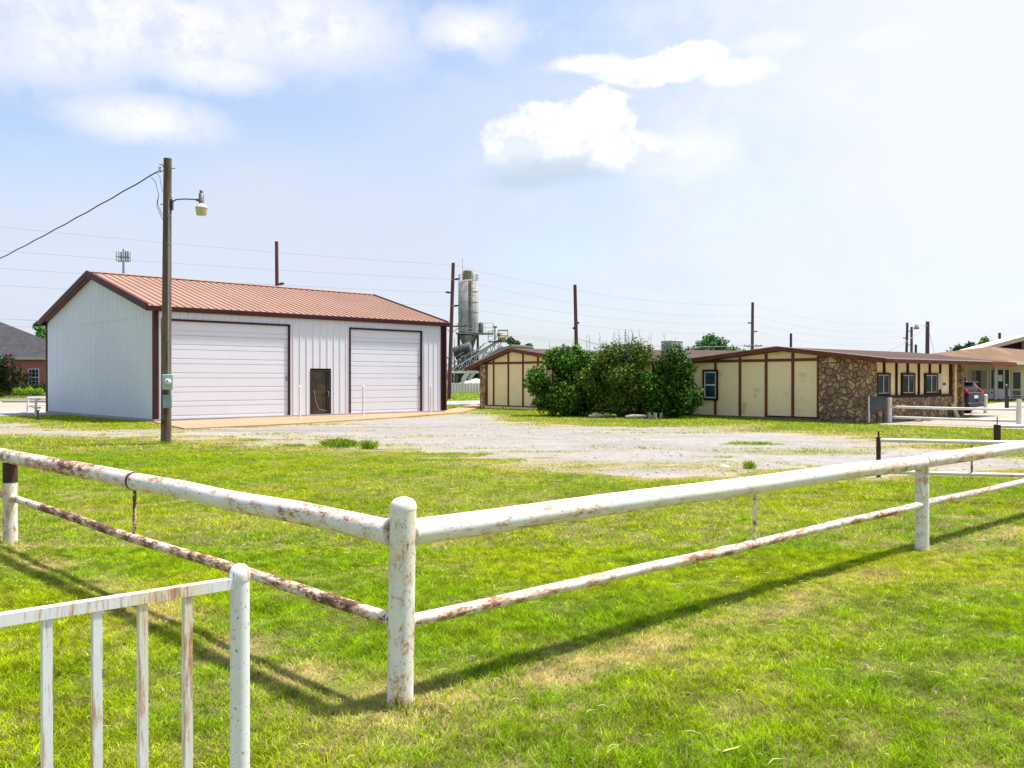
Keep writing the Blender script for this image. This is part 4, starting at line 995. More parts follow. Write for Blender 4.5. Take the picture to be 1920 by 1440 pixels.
fascia(r2_, [(xe, ze), (xr2, zr2)], YF, .20); fascia(r2_, [(xr2, zr2), (xq, zq)], YF, .19)
MB().add([(xe, YF - .02, ze + .035), (xr2, YF - .02, zr2 + .035), (xr2, YF - .02, zr2 + .010), (xe, YF - .02, ze + .010), (xe, YF + .12, ze + .035), (xr2, YF + .12, zr2 + .035), (xr2, YF + .12, zr2 + .010), (xe, YF + .12, ze + .010)],
         [(0, 3, 2, 1), (4, 5, 6, 7), (0, 1, 5, 4), (3, 7, 6, 2), (0, 4, 7, 3), (1, 2, 6, 5)]).build('drip_edge', M['drip'], r2_)
# recessed middle section
MB().box((a1, .9, .1), (xl, 9, 2.5)).build('middle_wall', M['cream_clean'], mot)
b = MB(); b.add([(xq - .3, .05, 2.62), (xle + .3, .05, 2.42), (xle + .3, 6, 3.0), (xq - .3, 6, 3.28), (xq - .3, .05, 2.50), (xle + .3, .05, 2.30), (xle + .3, 6, 2.88), (xq - .3, 6, 3.16)],
                [(0, 1, 2, 3), (4, 7, 6, 5), (0, 4, 5, 1), (1, 5, 6, 2), (2, 6, 7, 3), (3, 7, 4, 0)])
r3_ = b.build('roof', M['shingle'], mot)
MB().add([(xq, -.0, 2.62), (xle, -.0, 2.42), (xle, -.0, 2.28), (xq, -.0, 2.48), (xq, .045, 2.62), (xle, .045, 2.42), (xle, .045, 2.28), (xq, .045, 2.48)],
         [(0, 3, 2, 1), (4, 5, 6, 7), (0, 1, 5, 4), (3, 7, 6, 2), (0, 4, 7, 3), (1, 2, 6, 5)]).build('fascia', M['dark_wood'], r3_)
for px in (1154, 1217):
    x = mx(px, 1.5); MB().bbox((x - .07, 1.43, 2.2), (x + .07, 1.57, 3.28), .01).build('roof_post', mat('olive_timber', (.20, .15, .04), (.15, .11, .03), 4, .8), mot)
for px in (1060, 1090, 1225): x = mx(px, .9); MB().box((x - .05, .86, .1), (x + .05, .899, 2.4)).build('batten', M['brown_wood'], mot)
# things on the roof
def roof_unit(px0, px1, py0, py1, Y, label, m, slats=True, name='roof_cooler'):
    c = at((px0 + px1) / 2, py1, Y); wd = (px1 - px0) / F * Y; h = (py1 - py0) / F * Y
    t = thing(name, label, 'cooling unit', c, math.radians(35)); s = wd * .36
    MB().bbox((-s, -s, 0), (s, s, h), .02).build('casing', m, t); MB().bbox((-s - .02, -s - .02, h - .05), (s + .02, s + .02, h + .01), .015).build('lid', m, t)
    if slats:
        g = MB().box((-s - .012, -s * .88, .08), (-s - .002, s * .88, h - .08)).build('louvre_recess', M['black'], t)
        for i in range(9): y = -s * .85 + i * s * 1.7 / 8; MB().box((-s - .03, y - .014, .08), (-s - .013, y + .014, h - .08)).build('louvre', m, t)
        for i in range(10): x = -s * .85 + i * s * 1.7 / 9; MB().box((x - .02, -s - .012, .06), (x + .02, -s - .001, h - .07)).build('rib', m, t)
    MB().box((-s * .9, -s * .9, -.30), (s * .9, s * .9, 0)).build('curb', M['dark_metal'], t)
    return t
roof_unit(1240, 1280, 639, 665, 42.5, 'white louvred cooling unit standing on the motel roof', M['ac'])
roof_unit(1168, 1192, 645, 668, 45.5, 'teal green cooling unit on the motel roof behind the bushes', M['box_teal'], False)

# bushes before the motel
shrub('large dense dark green bush, leftmost of the row before the motel', 1062, 780, 3.0, 1.55, 1.2, 46000, .058, GR + [(.16, .36, .02)], 11, 'overgrown bushes before the motel', 5, ncl=34)
shrub('sparse olive and yellowish bush with tall shoots, middle of the row before the motel', 1170, 782, 3.2, 1.7, 1.0, 40000, .055, OL + GR[:2], 12, 'overgrown bushes before the motel', 26, ncl=44, dens=.4)
shrub('green bush with ragged side leaves, rightmost of the row beside the small window', 1256, 784, 2.95, 1.15, .95, 30000, .058, GR, 13, 'overgrown bushes before the motel', 6, ncl=28)
def log(px, py, L, r, ang, label):
    t = MB(); pts = [(-L / 2, 0, r * .8), (-L * .2, .03, r), (L * .2, -.02, r * .95), (L / 2, .02, r * .8)]
    t.tube(pts, [r * .7, r, r * .92, r * .6], 9); o = t.build('log', M['deadwood']); o.location = G(px, py); o.rotation_euler = (0, 0, ang); return tag(o, label, 'log', 'pale logs lying under the bushes')
log(1125, 784, .95, .09, .1, 'pale grey log lying under the middle bush'); log(1195, 786, 1.0, .10, .15, 'whitish log lying before the tree stumps'); log(1082, 780, .5, .06, 0, 'smallest pale log lying under the leftmost bush')
def stump(px, py, h, r, label, lean=0):
    t = MB(); h *= .72; r *= .8; t.tube([(0, 0, -.02), (lean * .5, 0, h * .5), (lean, 0, h)], [r * 1.3, r, r * .95], 10); o = t.build('tree_stump', M['deadwood']); o.location = G(px, py); return tag(o, label, 'stump', 'cut stumps before the right bush')
stump(1219, 786, .36, .09, 'left of the three cut stumps before the right bush', -.05); stump(1228, 787, .38, .10, 'middle cut stump before the right bush'); stump(1238, 786, .36, .08, 'right cut stump, leaning right, before the right bush', .06)

# ------------------------------------------------------------------ sign, gates, posts by the motel
sp0 = G(1645, 793.5)
t = thing('sign_board', 'blank weathered grey sign panel on two posts before the stone wall', 'sign', sp0, math.radians(-4))
MB().bbox((-.27, -.03, .47), (.27, .0, .99), .008).build('panel', M['sign_panel'], t)
MB().tube([(-.29, .02, 0), (-.29, .02, .98)], .04, 12).build('post', M['white_pipe'], t); MB().tube([(.25, .03, 0), (.25, .03, .9)], .025, 10).build('post', M['rust'], t)
def gate_long(name, label, pA, pB, z1, z2, r, m, postm, hA, struts=(), cat='gate', post_r=.055, low=0.0, endpost=True, spike=0.0):
    t = thing(name, label, cat, pA); d = pB - pA
    MB().tube([(0, 0, low), (0, 0, hA)], post_r, 14).build('post', postm, t)
    if spike: MB().tube([(0, 0, hA), (0, 0, hA + spike)], .014, 8).build('spike', M['rust'], t)
    if endpost: MB().tube([d + Vector((0, 0, low)), d + Vector((0, 0, hA))], post_r * .9, 14).build('post', postm, t)
    for z in (z1, z2):
        if z is not None: MB().tube([(0, 0, z), d * .5 + Vector((0, 0, z - .008)), d + Vector((0, 0, z))], r, 12).build('rail', m, t)
    for f in struts: MB().tube([d * f + Vector((0, 0, z2)), d * f + Vector((0, 0, z1))], r * .55, 8).build('strut', M['rail_heavy'], t)
    return t
gate_long('pipe_gate', 'long low white pipe gate across the motel drive beside the stone wall', G(1668, 793), G(1911, 802), .60, .22, .045, M['white_pipe'], M['white_pipe'], .95, (.985,), post_r=.085)
gate_long('pipe_gate', 'short white pipe gate with black end post seen over the right fence rail', Vector((4.94, 12.0, 0)), Vector((7.6, 11.35, 0)), .80, .375, .026, M['white_pipe'], M['rust'], .84, (.42, .73), post_r=.03, low=.30, spike=.08, endpost=True)
p1 = G(1870, 828); gate_long('pipe_rail', 'low white rail on a stubby dark rusty post at the right edge', p1, p1 + Vector((4, -.6, 0)), .40, None, .045, M['white_pipe'], M['rust'], .44, (), cat='rail', post_r=.085, spike=.2)
t = thing('bollard', 'thick white bollard on the tan paving between car and office', 'bollard', G(1848, 775)); MB().tube([(0, 0, 0), (0, 0, .86)], .085, 16).build('pipe', M['white_pipe'], t); MB().lathe([(.087, .85), (.07, .89), (.001, .91)], 0, 0, 16).build('cap', M['white_pipe'], t)
t = thing('post', 'black square post with pale knob standing before the office', 'post', G(1887, 768)); MB().bbox((-.06, -.06, 0), (.06, .06, 1.28), .01).build('shaft', M['black'], t); MB().lathe([(.001, 1.36), (.04, 1.34), (.045, 1.30), (.03, 1.28)], 0, 0, 12).build('finial', M['conduit'], t)
h0 = G(1891, 767); t = thing('handrail', 'black metal handrail at the right edge before the office door', 'railing', h0)
for dx in (0, 1.05, 2.1): MB().tube([(dx, dx * -.35, 0), (dx, dx * -.35, .72)], .025, 8).build('post', M['black'], t)
for z in (.12, .72): MB().tube([(0, 0, z), (2.1, -.735, z)], .022, 8).build('rail', M['black'], t)
def rock(px, py, r, label, m=M['rock'], sq=.7, group='brown stones lying on the motel paving', cat='rock'):
    b = MB(); n = 9; vs = [(0, 0, r * sq)]; rr_ = random.Random(int(px)); fs = []
    for j, (ph, q) in enumerate(((.45, .8), (.9, .35), (1.05, -.05))):
        for k in range(n): an = k / n * 6.283; q_ = r * ph * (1 + rr_.uniform(-.15, .15)); vs.append((math.cos(an) * q_, math.sin(an) * q_ * .8, r * sq * q * (1 + rr_.uniform(-.15, .15))))
    fs = [(0, 1 + k, 1 + (k + 1) % n) for k in range(n)] + [(1 + j * n + k, 1 + (j + 1) * n + k, 1 + (j + 1) * n + (k + 1) % n, 1 + j * n + (k + 1) % n) for j in range(2) for k in range(n)]
    o = b.add(vs, fs, False).build('rock', m); o.location = G(px, py, .01); return tag(o, label, cat, group)
rock(1722, 791, .16, 'rounded brown stone on the paving behind the long gate, nearest the stone wainscot'); rock(1820, 782, .16, 'rounded brown stone on the paving behind the parked car')
rock(1775, 785, .15, 'flat dark stone on the paving below the plywood', sq=.3); rock(1742, 790, .12, 'flat brown chip beside the nearest rounded stone', sq=.25)
rock(1357, 875, .11, 'pale flat rock lying at the gravel edge', M['rock_white'], .35, None); rock(1283, 813, .06, 'small dark stone lying alone on the gravel', M['rock'], .5, None)
pw = MB().box((-.17, 0, 0), (.17, .02, .62)).build('plywood_board', M['plywood']); q = to_world(K0, MRZ, (.42, my(1778), .02)); pw.location = q; pw.rotation_euler = (math.radians(-22), 0, MRZ + math.radians(90)); tag(pw, 'yellow plywood board leaning on the stone wainscot', 'board')

# ------------------------------------------------------------------ parked car (rear quarter seen)
cpos = G(1824, 775.5); hd = Vector((-.643, .766, 0)); crz = math.atan2(hd.y, hd.x)
car = thing('parked_car', 'dark blue SUV seen from behind beyond the stone pier', 'car', cpos + hd * 2.1 + Vector((.2, .15, .015)), crz)
# local +x = heading. lofted body, sections from rear (-2.25) to front (2.25)
def loft(secs, name, m, parent, ring_n=20):
    vs = []; fs = []
    for (x, hw, z0, z1, e) in secs:
        for k in range(ring_n):
            an = 2 * math.pi * k / ring_n; c, s_ = math.cos(an), math.sin(an)
            vs.append((x, hw * math.copysign(abs(c) ** e, c), (z0 + z1) / 2 + (z1 - z0) / 2 * math.copysign(abs(s_) ** e, s_)))
    m_ = len(secs)
    fs = [(i * ring_n + k, i * ring_n + (k + 1) % ring_n, (i + 1) * ring_n + (k + 1) % ring_n, (i + 1) * ring_n + k) for i in range(m_ - 1) for k in range(ring_n)]
    fs += [tuple(range(ring_n)), tuple(reversed(range((m_ - 1) * ring_n, m_ * ring_n)))]
    return MB().add(vs, fs, True).build(name, m, parent)
body = loft([(-2.12, .72, .42, .92, .45), (-2.10, .84, .30, 1.0, .42), (-1.95, .90, .25, 1.03, .38), (-1.2, .92, .24, 1.03, .34), (.4, .92, .24, 1.01, .34), (1.2, .91, .25, .96, .36), (1.9, .86, .28, .84, .42), (2.15, .70, .36, .68, .5)], 'body', M['car'], car)
loft([(-2.02, .60, .98, 1.08, .5), (-1.86, .74, .94, 1.34, .42), (-1.60, .76, .92, 1.50, .38), (-.8, .76, .92, 1.56, .36), (.1, .74, .92, 1.53, .38), (.75, .70, .92, 1.25, .42), (1.15, .62, .92, 1.0, .5)], 'cabin', M['car'], car)
MB().prism([(-1.94, 1.06), (-1.66, 1.44), (-1.62, 1.44), (-1.90, 1.06)], -.60, .60).build('rear_window', M['glass'], car)
for sg in (1, -1):
    y = .765 * sg
    MB().prism([(-1.70, 1.07), (.95, 1.07), (.25, 1.44), (-1.45, 1.46)], y - .02, y + .02).build('side_window', M['glass'], car)
    tl = MB(); tl.prism([(-2.10, .93), (-1.75, 1.0), (-1.80, 1.08), (-2.06, 1.08)], sg * .80, sg * .915)
    tl.prism([(-2.06, 1.07), (-1.92, 1.07), (-1.62, 1.46), (-1.70, 1.46)], sg * .68, sg * .775); tl.box((-2.135, sg * .56, .93), (-2.06, sg * .86, 1.03)); tl.build('tail_light', M['tail'], car)
    for xx in (-1.35, 1.35):
        Mx = Matrix.Translation((xx, sg * .80, .34)) @ Matrix.Rotation(math.radians(90), 4, 'X')
        wh = MB().lathe([(.2, -.11), (.33, -.11), (.345, -.08), (.345, .08), (.33, .11), (.2, .11)], 0, 0, 24, True, Mx).build('wheel', M['tyre'], car)
        MB().lathe([(.001, -.10), (.2, -.10), (.2, .10), (.001, .10)], 0, 0, 18, False, Mx).build('rim', M['conduit'], wh)
        MB().lathe([(.36, .05), (.42, .05), (.42, .10), (.36, .12)], 0, 0, 24, True, Matrix.Translation((xx, sg * .80, .36)) @ Matrix.Rotation(math.radians(90 * sg), 4, 'X')).build('wheel_arch', M['trim_black'], car)
MB().bbox((-2.17, -.80, .30), (-2.0, .80, .50), .03).build('bumper', M['trim_black'], car)
MB().box((-2.145, -.22, .70), (-2.115, .22, .84)).build('number_plate', M['plate'], car)
MB().bbox((-1.98, -.68, 1.44), (-1.60, .68, 1.50), .02).build('spoiler', M['car'], car)
MB().box((-2.13, -.50, .97), (-2.10, .50, 1.0)).build('chrome_strip', M['conduit'], car)

# ------------------------------------------------------------------ office building on the right
off = thing('office_building', 'cream office with tan brown hipped roof and large windows, right edge beyond the motel', 'building', (0, 0, 0))
CL = at(1655, 674, 59); C0 = at(1888, 676.5, 63); CL.z = C0.z = 2.93; CR = Vector((56, 83, 2.93)); CB = Vector((34, 90, 2.93))
A1 = at(1855, 650, 67.5); A2 = Vector((46, 78, A1.z))
b = MB(); vs = [CL, C0, CR, CB, A1, A2]; lo_ = [p - Vector((0, 0, .14)) for p in (CL, C0, CR, CB)]
b.add([tuple(p) for p in vs + lo_], [(0, 1, 4), (1, 2, 5, 4), (2, 3, 5), (3, 0, 4, 5), (0, 6, 7, 1), (1, 7, 8, 2), (2, 8, 9, 3), (3, 9, 6, 0), (9, 8, 7, 6)])
orf = b.build('roof', M['hip_brown'], off)
def edge_board(pa_, pb_, th, h, m, nm, par, up=0.0):
    d = (pb_ - pa_); d.z = 0; d.normalize(); n_ = Vector((d.y, -d.x, 0)) * th
    v = [pa_, pb_, pb_ + n_, pa_ + n_]; vv = [p + Vector((0, 0, up)) for p in v] + [p - Vector((0, 0, h)) for p in v]
    return MB().add([tuple(p) for p in vv], [(0, 1, 2, 3), (7, 6, 5, 4), (0, 4, 5, 1), (1, 5, 6, 2), (2, 6, 7, 3), (3, 7, 4, 0)]).build(nm, m, par)
edge_board(CL, C0, .05, .24, M['beige'], 'fascia', orf, -.01); edge_board(C0, CR, .05, .24, M['beige'], 'fascia', orf, -.01)
wy = 68.0
def ox(px): return (px - 960) / F * wy
def oz(py): return EYE + (HZ - py) / F * wy
MB().box((ox(1770), wy + .02, .1), (ox(1990), wy + .25, 2.85)).build('wall', M['office_wall'], off)
MB().box((ox(1812), wy - .08, .1), (ox(1894), wy + .019, oz(731))).build('wall_base', M['office_base'], off)
MB().box((ox(1780), wy - .6, 0), (ox(1990), wy - .081, .12)).build('foundation', M['rock'], off)
def owin(p0, p1, y0, y1, name='window', m=M['glass_green'], bars=()):
    x0, x1, z0, z1 = ox(p0), ox(p1), oz(y1), oz(y0); f = .07; b = MB()
    b.box((x0, wy - .06, z0), (x0 + f, wy + .019, z1)); b.box((x1 - f, wy - .06, z0), (x1, wy + .019, z1)); b.box((x0 + f, wy - .06, z1 - f), (x1 - f, wy + .019, z1)); b.box((x0 + f, wy - .06, z0), (x1 - f, wy + .019, z0 + f))
    for q in bars: b.box((ox(q) - .05, wy - .055, z0 + f), (ox(q) + .05, wy + .019, z1 - f))
    wn = b.build(name, M['office_base'], off); MB().box((x0 + f, wy - .01, z0 + f), (x1 - f, wy + .015, z1 - f)).build('window_pane', m, wn); return wn
w1 = owin(1818, 1851.5, 693, 730.5)
MB().box((ox(1830.5), wy - .04, oz(730)), (ox(1838), wy - .011, oz(695))).build('dark_opening', M['black'], w1); MB().box((ox(1838.2), wy - .045, oz(730)), (ox(1850.5), wy - .012, oz(695))).build('curtain', M['lot'], w1); MB().box((ox(1819.5), wy - .045, oz(730)), (ox(1830), wy - .012, oz(695))).build('curtain', M['bin_grey'], w1)
w2 = owin(1856, 1893, 691.5, 730.5, bars=(1869, 1882)); MB().box((ox(1871), wy - .04, oz(715)), (ox(1879), wy - .012, oz(703))).build('paper_notice', M['office_base'], w2)
owin(1803, 1812.5, 707, 721)
od = MB().box((ox(1896), wy - .05, .12), (ox(1915), wy + .019, oz(694))).build('door', M['beige'], off); MB().box((ox(1899), wy - .07, oz(729)), (ox(1912.5), wy - .051, oz(698))).build('door_glass', M['black'], od); MB().box((ox(1898), wy - .065, .2), (ox(1913), wy - .051, oz(732))).build('door_panel', M['rock'], od)
MB().box((ox(1851.8), wy - 1.0, .1), (ox(1856), wy - .8, 2.80)).build('porch_post', M['office_base'], off)
MB().box((ox(1857), wy - .09, oz(737)), (ox(1860), wy - .081, oz(734.5))).build('vent', M['dark_wood'], off)
# taller gabled hall behind it
hall = thing('gabled_hall', 'taller hall with beige rake boards and dark brown gable behind the office roof', 'building', (0, 0, 0))
Yh = 84.0; hp = lambda px, py: at(px, py, Yh)
gl, gt, gr = hp(1822, 655), hp(1918, 629), hp(2025, 655)
MB().add([tuple(hp(1840, 652)), tuple(hp(1916, 636)), tuple(hp(2005, 652)), (hp(2005, 652).x, Yh, 0), (hp(1840, 652).x, Yh, 0)] + [(p[0], Yh + 2.2, p[1]) for p in ((hp(1840, 652).x, hp(1840, 652).z), (hp(1916, 636).x, hp(1916, 636).z), (hp(2005, 652).x, hp(2005, 652).z), (hp(2005, 652).x, 0), (hp(1840, 652).x, 0))],
         [(0, 1, 2, 3, 4), (9, 8, 7, 6, 5), (0, 5, 6, 1), (1, 6, 7, 2), (2, 7, 8, 3), (4, 9, 5, 0), (3, 8, 9, 4)]).build('wall', M['dark_wood'], hall)
for p, q in ((gl, gt), (gt, gr)):
    v = [p, q, q - Vector((0, 0, .42)), p - Vector((0, 0, .30))]; vv = [x + Vector((0, -1.0, 0)) for x in v] + [x + Vector((0, 2.5, 0)) for x in v]
    MB().add([tuple(x) for x in vv], [(0, 3, 2, 1), (4, 5, 6, 7), (0, 1, 5, 4), (3, 7, 6, 2), (0, 4, 7, 3), (1, 2, 6, 5)]).build('roof', M['beige'], hall)
MB().box((hp(1915, 640).x, Yh - .6, 0), (hp(1921, 640).x, Yh - .01, hp(1915, 639).z)).build('pilaster', M['beige'], hall)

# ------------------------------------------------------------------ brick house at the far left
bh = thing('brick_house', 'red brick house with dark grey shingle roof and white window at the left edge', 'building', (0, 0, 0))
Yb = 84.0; bp = lambda px, py, dy=0: at(px, py, Yb + dy)
def brickm():
    m = bpy.data.materials.new('brick_courses'); m.use_nodes = True; t = m.node_tree; t.nodes.clear(); k = NT(t)
    co = k.n('ShaderNodeTexCoord').outputs['Object']; v = k.mapping(co, (1, 1, 1), (0, 0, 0), (math.radians(90), 0, 0))
    b = k.n('ShaderNodeTexBrick', inp={'Vector': v, 'Color1': (.60, .15, .08, 1), 'Color2': (.44, .10, .06, 1), 'Mortar': (.38, .30, .25, 1), 'Scale': 1.0, 'Mortar Size': .012, 'Brick Width': .30, 'Row Height': .10})
    n_ = k.mix(k.ramp(k.noise(co, 3, 5), .35, .7, 0, .6), b.outputs[0], (.55, .24, .14))
    p = k.n('ShaderNodeBsdfPrincipled', inp={'Base Color': n_, 'Roughness': .9}); k.n('ShaderNodeOutputMaterial', inp={0: p.outputs[0]}); return m
MB().box((bp(-220, 0).x, Yb, 0), (bp(150, 0).x, Yb + 9, bp(0, 673).z)).build('wall', brickm(), bh)
e0, e1, e2, e3 = bp(-240, 669, -.6), bp(168, 669, -.6), bp(168, 669, 10), bp(-240, 669, 10)
for p in (e2, e3): p.z = e0.z
ra, rb = bp(-40, 585, 4.7), bp(10, 607, 4.7); rb.z = ra.z = bp(-5, 600, 4.7).z
ra = Vector((bp(-120, 0, 4.7).x, Yb + 4.7, ra.z)); rb = Vector((bp(-8, 0, 4.7).x, Yb + 4.7, ra.z))
b = MB(); b.add([tuple(p) for p in (e0, e1, e2, e3, ra, rb)] + [tuple(p - Vector((0, 0, .12))) for p in (e0, e1, e2, e3)], [(0, 1, 5, 4), (1, 2, 5), (2, 3, 4, 5), (3, 0, 4), (0, 6, 7, 1), (1, 7, 8, 2), (2, 8, 9, 3), (3, 9, 6, 0), (9, 8, 7, 6)])
rfb = b.build('roof', M['slate'], bh); edge_board(e0, e1, .06, .26, M['beige'], 'fascia', rfb, -.01)
x0, x1, z0, z1 = bp(53, 0).x, bp(74, 0).x, bp(0, 724).z, bp(0, 691).z; f = .09; b = MB()
b.box((x0, Yb - .06, z0), (x0 + f, Yb - .001, z1)); b.box((x1 - f, Yb - .06, z0), (x1, Yb - .001, z1)); b.box((x0 + f, Yb - .06, z1 - f), (x1 - f, Yb - .001, z1)); b.box((x0 + f, Yb - .06, z0), (x1 - f, Yb - .001, z0 + f))
b.box((x0 + f, Yb - .055, (z0 + z1) / 2 - .04), (x1 - f, Yb - .001, (z0 + z1) / 2 + .04))
for q in (1 / 3, 2 / 3): b.box((x0 + (x1 - x0) * q - .012, Yb - .05, z0 + f), (x0 + (x1 - x0) * q + .012, Yb - .001, z1 - f))
for q in (.27, .73): b.box((x0 + f, Yb - .048, z0 + (z1 - z0) * q - .012), (x1 - f, Yb - .001, z0 + (z1 - z0) * q + .012))
wn = b.build('window', M['white_frame'], bh); MB().box((x0 + f, Yb - .02, z0 + f), (x1 - f, Yb - .005, z1 - f)).build('window_pane', M['glass'], wn)
# planted bank before the brick house
bank = MB().add([(bp(-260, 0).x, 79.3, .0), (bp(150, 0).x, 79.3, .0), (bp(150, 0).x, 79.5, .14), (bp(-260, 0).x, 79.5, .14), (bp(150, 0).x, Yb - .05, .60), (bp(-260, 0).x, Yb - .05, .60)], [(0, 1, 2, 3), (3, 2, 4, 5)]).build('planting_bank', M['mulch']); tag(bank, kind='structure')
def small_shrub(px, label, r=.38, pal=None, Y=80.3, z=.28, n=1500, group='clipped bright shrubs before the brick house'):
    c = at(px, 700, Y); t = thing('shrub', label, 'shrub', (c.x, Y, z - .15), 0, group)
    MB().tube([(0, 0, 0), (0, 0, r)], [.05, .02], 6).build('stem', M['bark'], t); leafy('foliage', [(0, 0, r * .9), (.1, 0, r * .7), (-.15, -.1, r * .8)], [r, r * .9, r * .85], n, .06, pal or [(.24, .42, .02), (.18, .34, .02), (.30, .46, .03)], t)
small_shrub(7, 'round bright green shrub at the left edge below the dark red tree'); small_shrub(33, 'round bright green shrub, second from the left edge', .40); small_shrub(54, 'round bright green shrub under the brick house window', .40); small_shrub(73, 'round bright green shrub nearest the shop wall', .38)
c = at(60, 700, 82.6); t = thing('hedge', 'dark low hedge along the brick wall behind the bright shrubs', 'hedge', (c.x, 82.6, .4)); leafy('foliage', [(x, 0, .35) for x in (-3, -2.2, -1.4, -.6, .2, 1, 1.8)], [.42] * 7, 4200, .08, DK, t)
MB().tube([(-3, 0, 0), (-3, 0, .5)], .03, 5).build('stem', M['bark'], t)
def tree(label, px, Y, zb_, zt_, rx, n, leaf, pal, seed, group=None, name='tree', trunk_z=None, ncl=18, base=0.0, px_top=None):
    c = at(px, 700, Y); t = thing(name, label, 'tree', (c.x, Y, base), 0, group); h = zt_ - base; hb = zb_ - base
    rs = random.Random(seed); tr = MB(); tr.tube([(0, 0, -.1), (.05 * rx, 0, h * .3), (-.03 * rx, 0, h * .75)], [.055 * rx + .06, .04 * rx + .04, .03], 8)
    for i in range(6): a = rs.random() * 6.28; tr.tube([(0, 0, h * (.25 + .06 * i)), (math.cos(a) * rx * .35, math.sin(a) * rx * .35, h * (.42 + .06 * i)), (math.cos(a) * rx * .7, math.sin(a) * rx * .7, h * (.52 + .07 * i))], [.03 * rx + .02, .02 * rx + .01, .01], 6)
    tr.build('trunk', M['bark'], t); cc, rr = clumps(0, 0, hb, h, rx, rx, ncl, rx * .26, rx * .42, seed); leafy('crown', cc, rr, n, leaf, pal, t); return t
tree('dark tree with reddish purple top before the brick house at the left edge', 12, 80.6, .4, 3.7, 1.7, 7500, .11, [(.02, .05, .02), (.03, .07, .02), (.13, .02, .03), (.025, .06, .02)], 3, base=.4)
TG = 'distant trees showing above the roofs'
tree('bright green treetop between the brick house and the shop', 76, 110, 1.0, 8.6, 1.9, 4200, .22, [(.07, .20, .03), (.10, .26, .04), (.05, .14, .03)], 4, TG, base=-.1)
tree('large rounded tree above the middle of the motel roof', 1332, 160, 1, 9.4, 4.1, 9500, .26, [(.07, .17, .04), (.04, .11, .03), (.10, .22, .05)], 5, TG)
tree('lower light green tree right of the large rounded tree', 1360, 165, 1, 8.3, 3.8, 6500, .26, [(.09, .20, .06), (.06, .14, .045)], 6, TG)
tree('olive tree just right of the white rooftop cooling unit', 1290, 120, 1, 5.9, 2.4, 4200, .2, [(.10, .15, .03), (.07, .11, .02), (.13, .18, .04)], 7, TG)
tree('small tree at the right end of the distant group over the motel', 1392, 170, 1, 7.2, 2.6, 3200, .26, [(.06, .13, .04), (.08, .17, .05)], 8, TG)
tree('dark tree behind the conveyor over the left motel gable', 958, 150, 1, 8.6, 2.4, 4800, .24, DK + [(.06, .13, .03)], 9, TG); tree('dark small tree right of the conveyor head', 988, 155, 1, 8.0, 1.9, 3000, .24, DK, 10, TG)
tree('low tree peeping over the motel roof left of the bare pole', 1066, 170, 1, 7.4, 2.4, 2200, .26, DK, 14, TG)
tree('dark bluish tree above the left part of the office roof', 1801, 180, 1, 8.7, 2.8, 3600, .28, [(.03, .08, .04), (.05, .11, .05)], 15, TG); tree('dark tree above the office roof beside the bluish one', 1820, 175, 1, 8.9, 2.4, 3400, .28, [(.03, .08, .03), (.05, .12, .04)], 16, TG)
tree('bright green tree against the beige hall roof', 1860, 130, 1, 7.7, 2.5, 4200, .24, [(.08, .20, .03), (.05, .12, .03), (.11, .24, .04)], 17, TG)
tree('dark treetop at the upper right edge behind the hall', 1925, 150, 2, 9.6, 1.6, 2000, .24, DK, 18, TG)

# ------------------------------------------------------------------ poles and wires beyond
def far_pole(label, px, ytop, Y, r, m, lean_px=0.0, arms=(), ins=(), group='timber poles beyond the buildings', extra=None):
    top = at(px, ytop, Y); base = Vector((top.x + lean_px / F * Y, Y, 0)); t = thing('utility_pole', label, 'utility pole', base, 0, group); d = top - base
    MB().tube([(0, 0, -.1), tuple(d * .5), tuple(d)], [r * 1.25, r * 1.1, r], 12).build('shaft', m, t)
    def on(z): return d * (z / d.z)
    for (ypx, w_, off_) in arms:
        z = EYE + (HZ - ypx) / F * Y; c_ = on(z); MB().bbox((c_.x - w_ / 2 + off_, -r - .12, z - .06), (c_.x + w_ / 2 + off_, -r - .01, z + .06), .01).build('crossarm', M['pole_far'], t)
        MB().bar((c_.x - w_ * .33 + off_, -r - .05, z - .02), (c_.x, -r - .03, z - .5), .04).build('brace', M['dark_metal'], t); MB().bar((c_.x + w_ * .33 + off_, -r - .05, z - .02), (c_.x, -r - .03, z - .5), .04).build('brace', M['dark_metal'], t)
        for q in (-.45, -.2, .2, .45): MB().lathe([(.03, z + .06), (.05, z + .10), (.04, z + .18), (.001, z + .2)], c_.x + q * w_ + off_, -r - .06, 8).build('insulator', M['dark_metal'], t)
    for (ypx, sg, L) in ins:
        z = EYE + (HZ - ypx) / F * Y; c_ = on(z); MB().tube([(c_.x + sg * r * .8, 0, z), (c_.x + sg * (r + L * .4), 0, z + .02), (c_.x + sg * (r + L), 0, z + .06)], [.05, .09, .06], 10).build('insulator', M['dark_metal'], t)
    return t, top
far_pole('dark bare pole rising behind the shop roof, left of its middle', 519, 453, 58, .115, M['pole_red'], 2, ins=((533, 1, .35), (539, -1, .2)))
far_pole('tall slightly leaning pole with crossarm beside the shop corner and silo', 850, 493, 71, .135, M['pole_red'], -8, arms=((612, 2.3, .1),), ins=((524, 1, .42), (549, -1, .42), (574, 1, .42)))
far_pole('bare reddish pole above the motel roof left of the bushes', 1078, 534, 66, .125, M['pole_red'], 5, ins=((606, 1, .12), (616, -1, .12)))
far_pole('tall thin pole with low crossarm above the right motel gable', 1411, 567, 107, .17, M['pole_far'], -1, arms=((649, 2.2, 0),), ins=((606, -1, .4), (622, 1, .4)))
far_pole('short dark pole just right of the motel gable peak', 1483, 625, 95, .13, M['dark_metal'], -1)
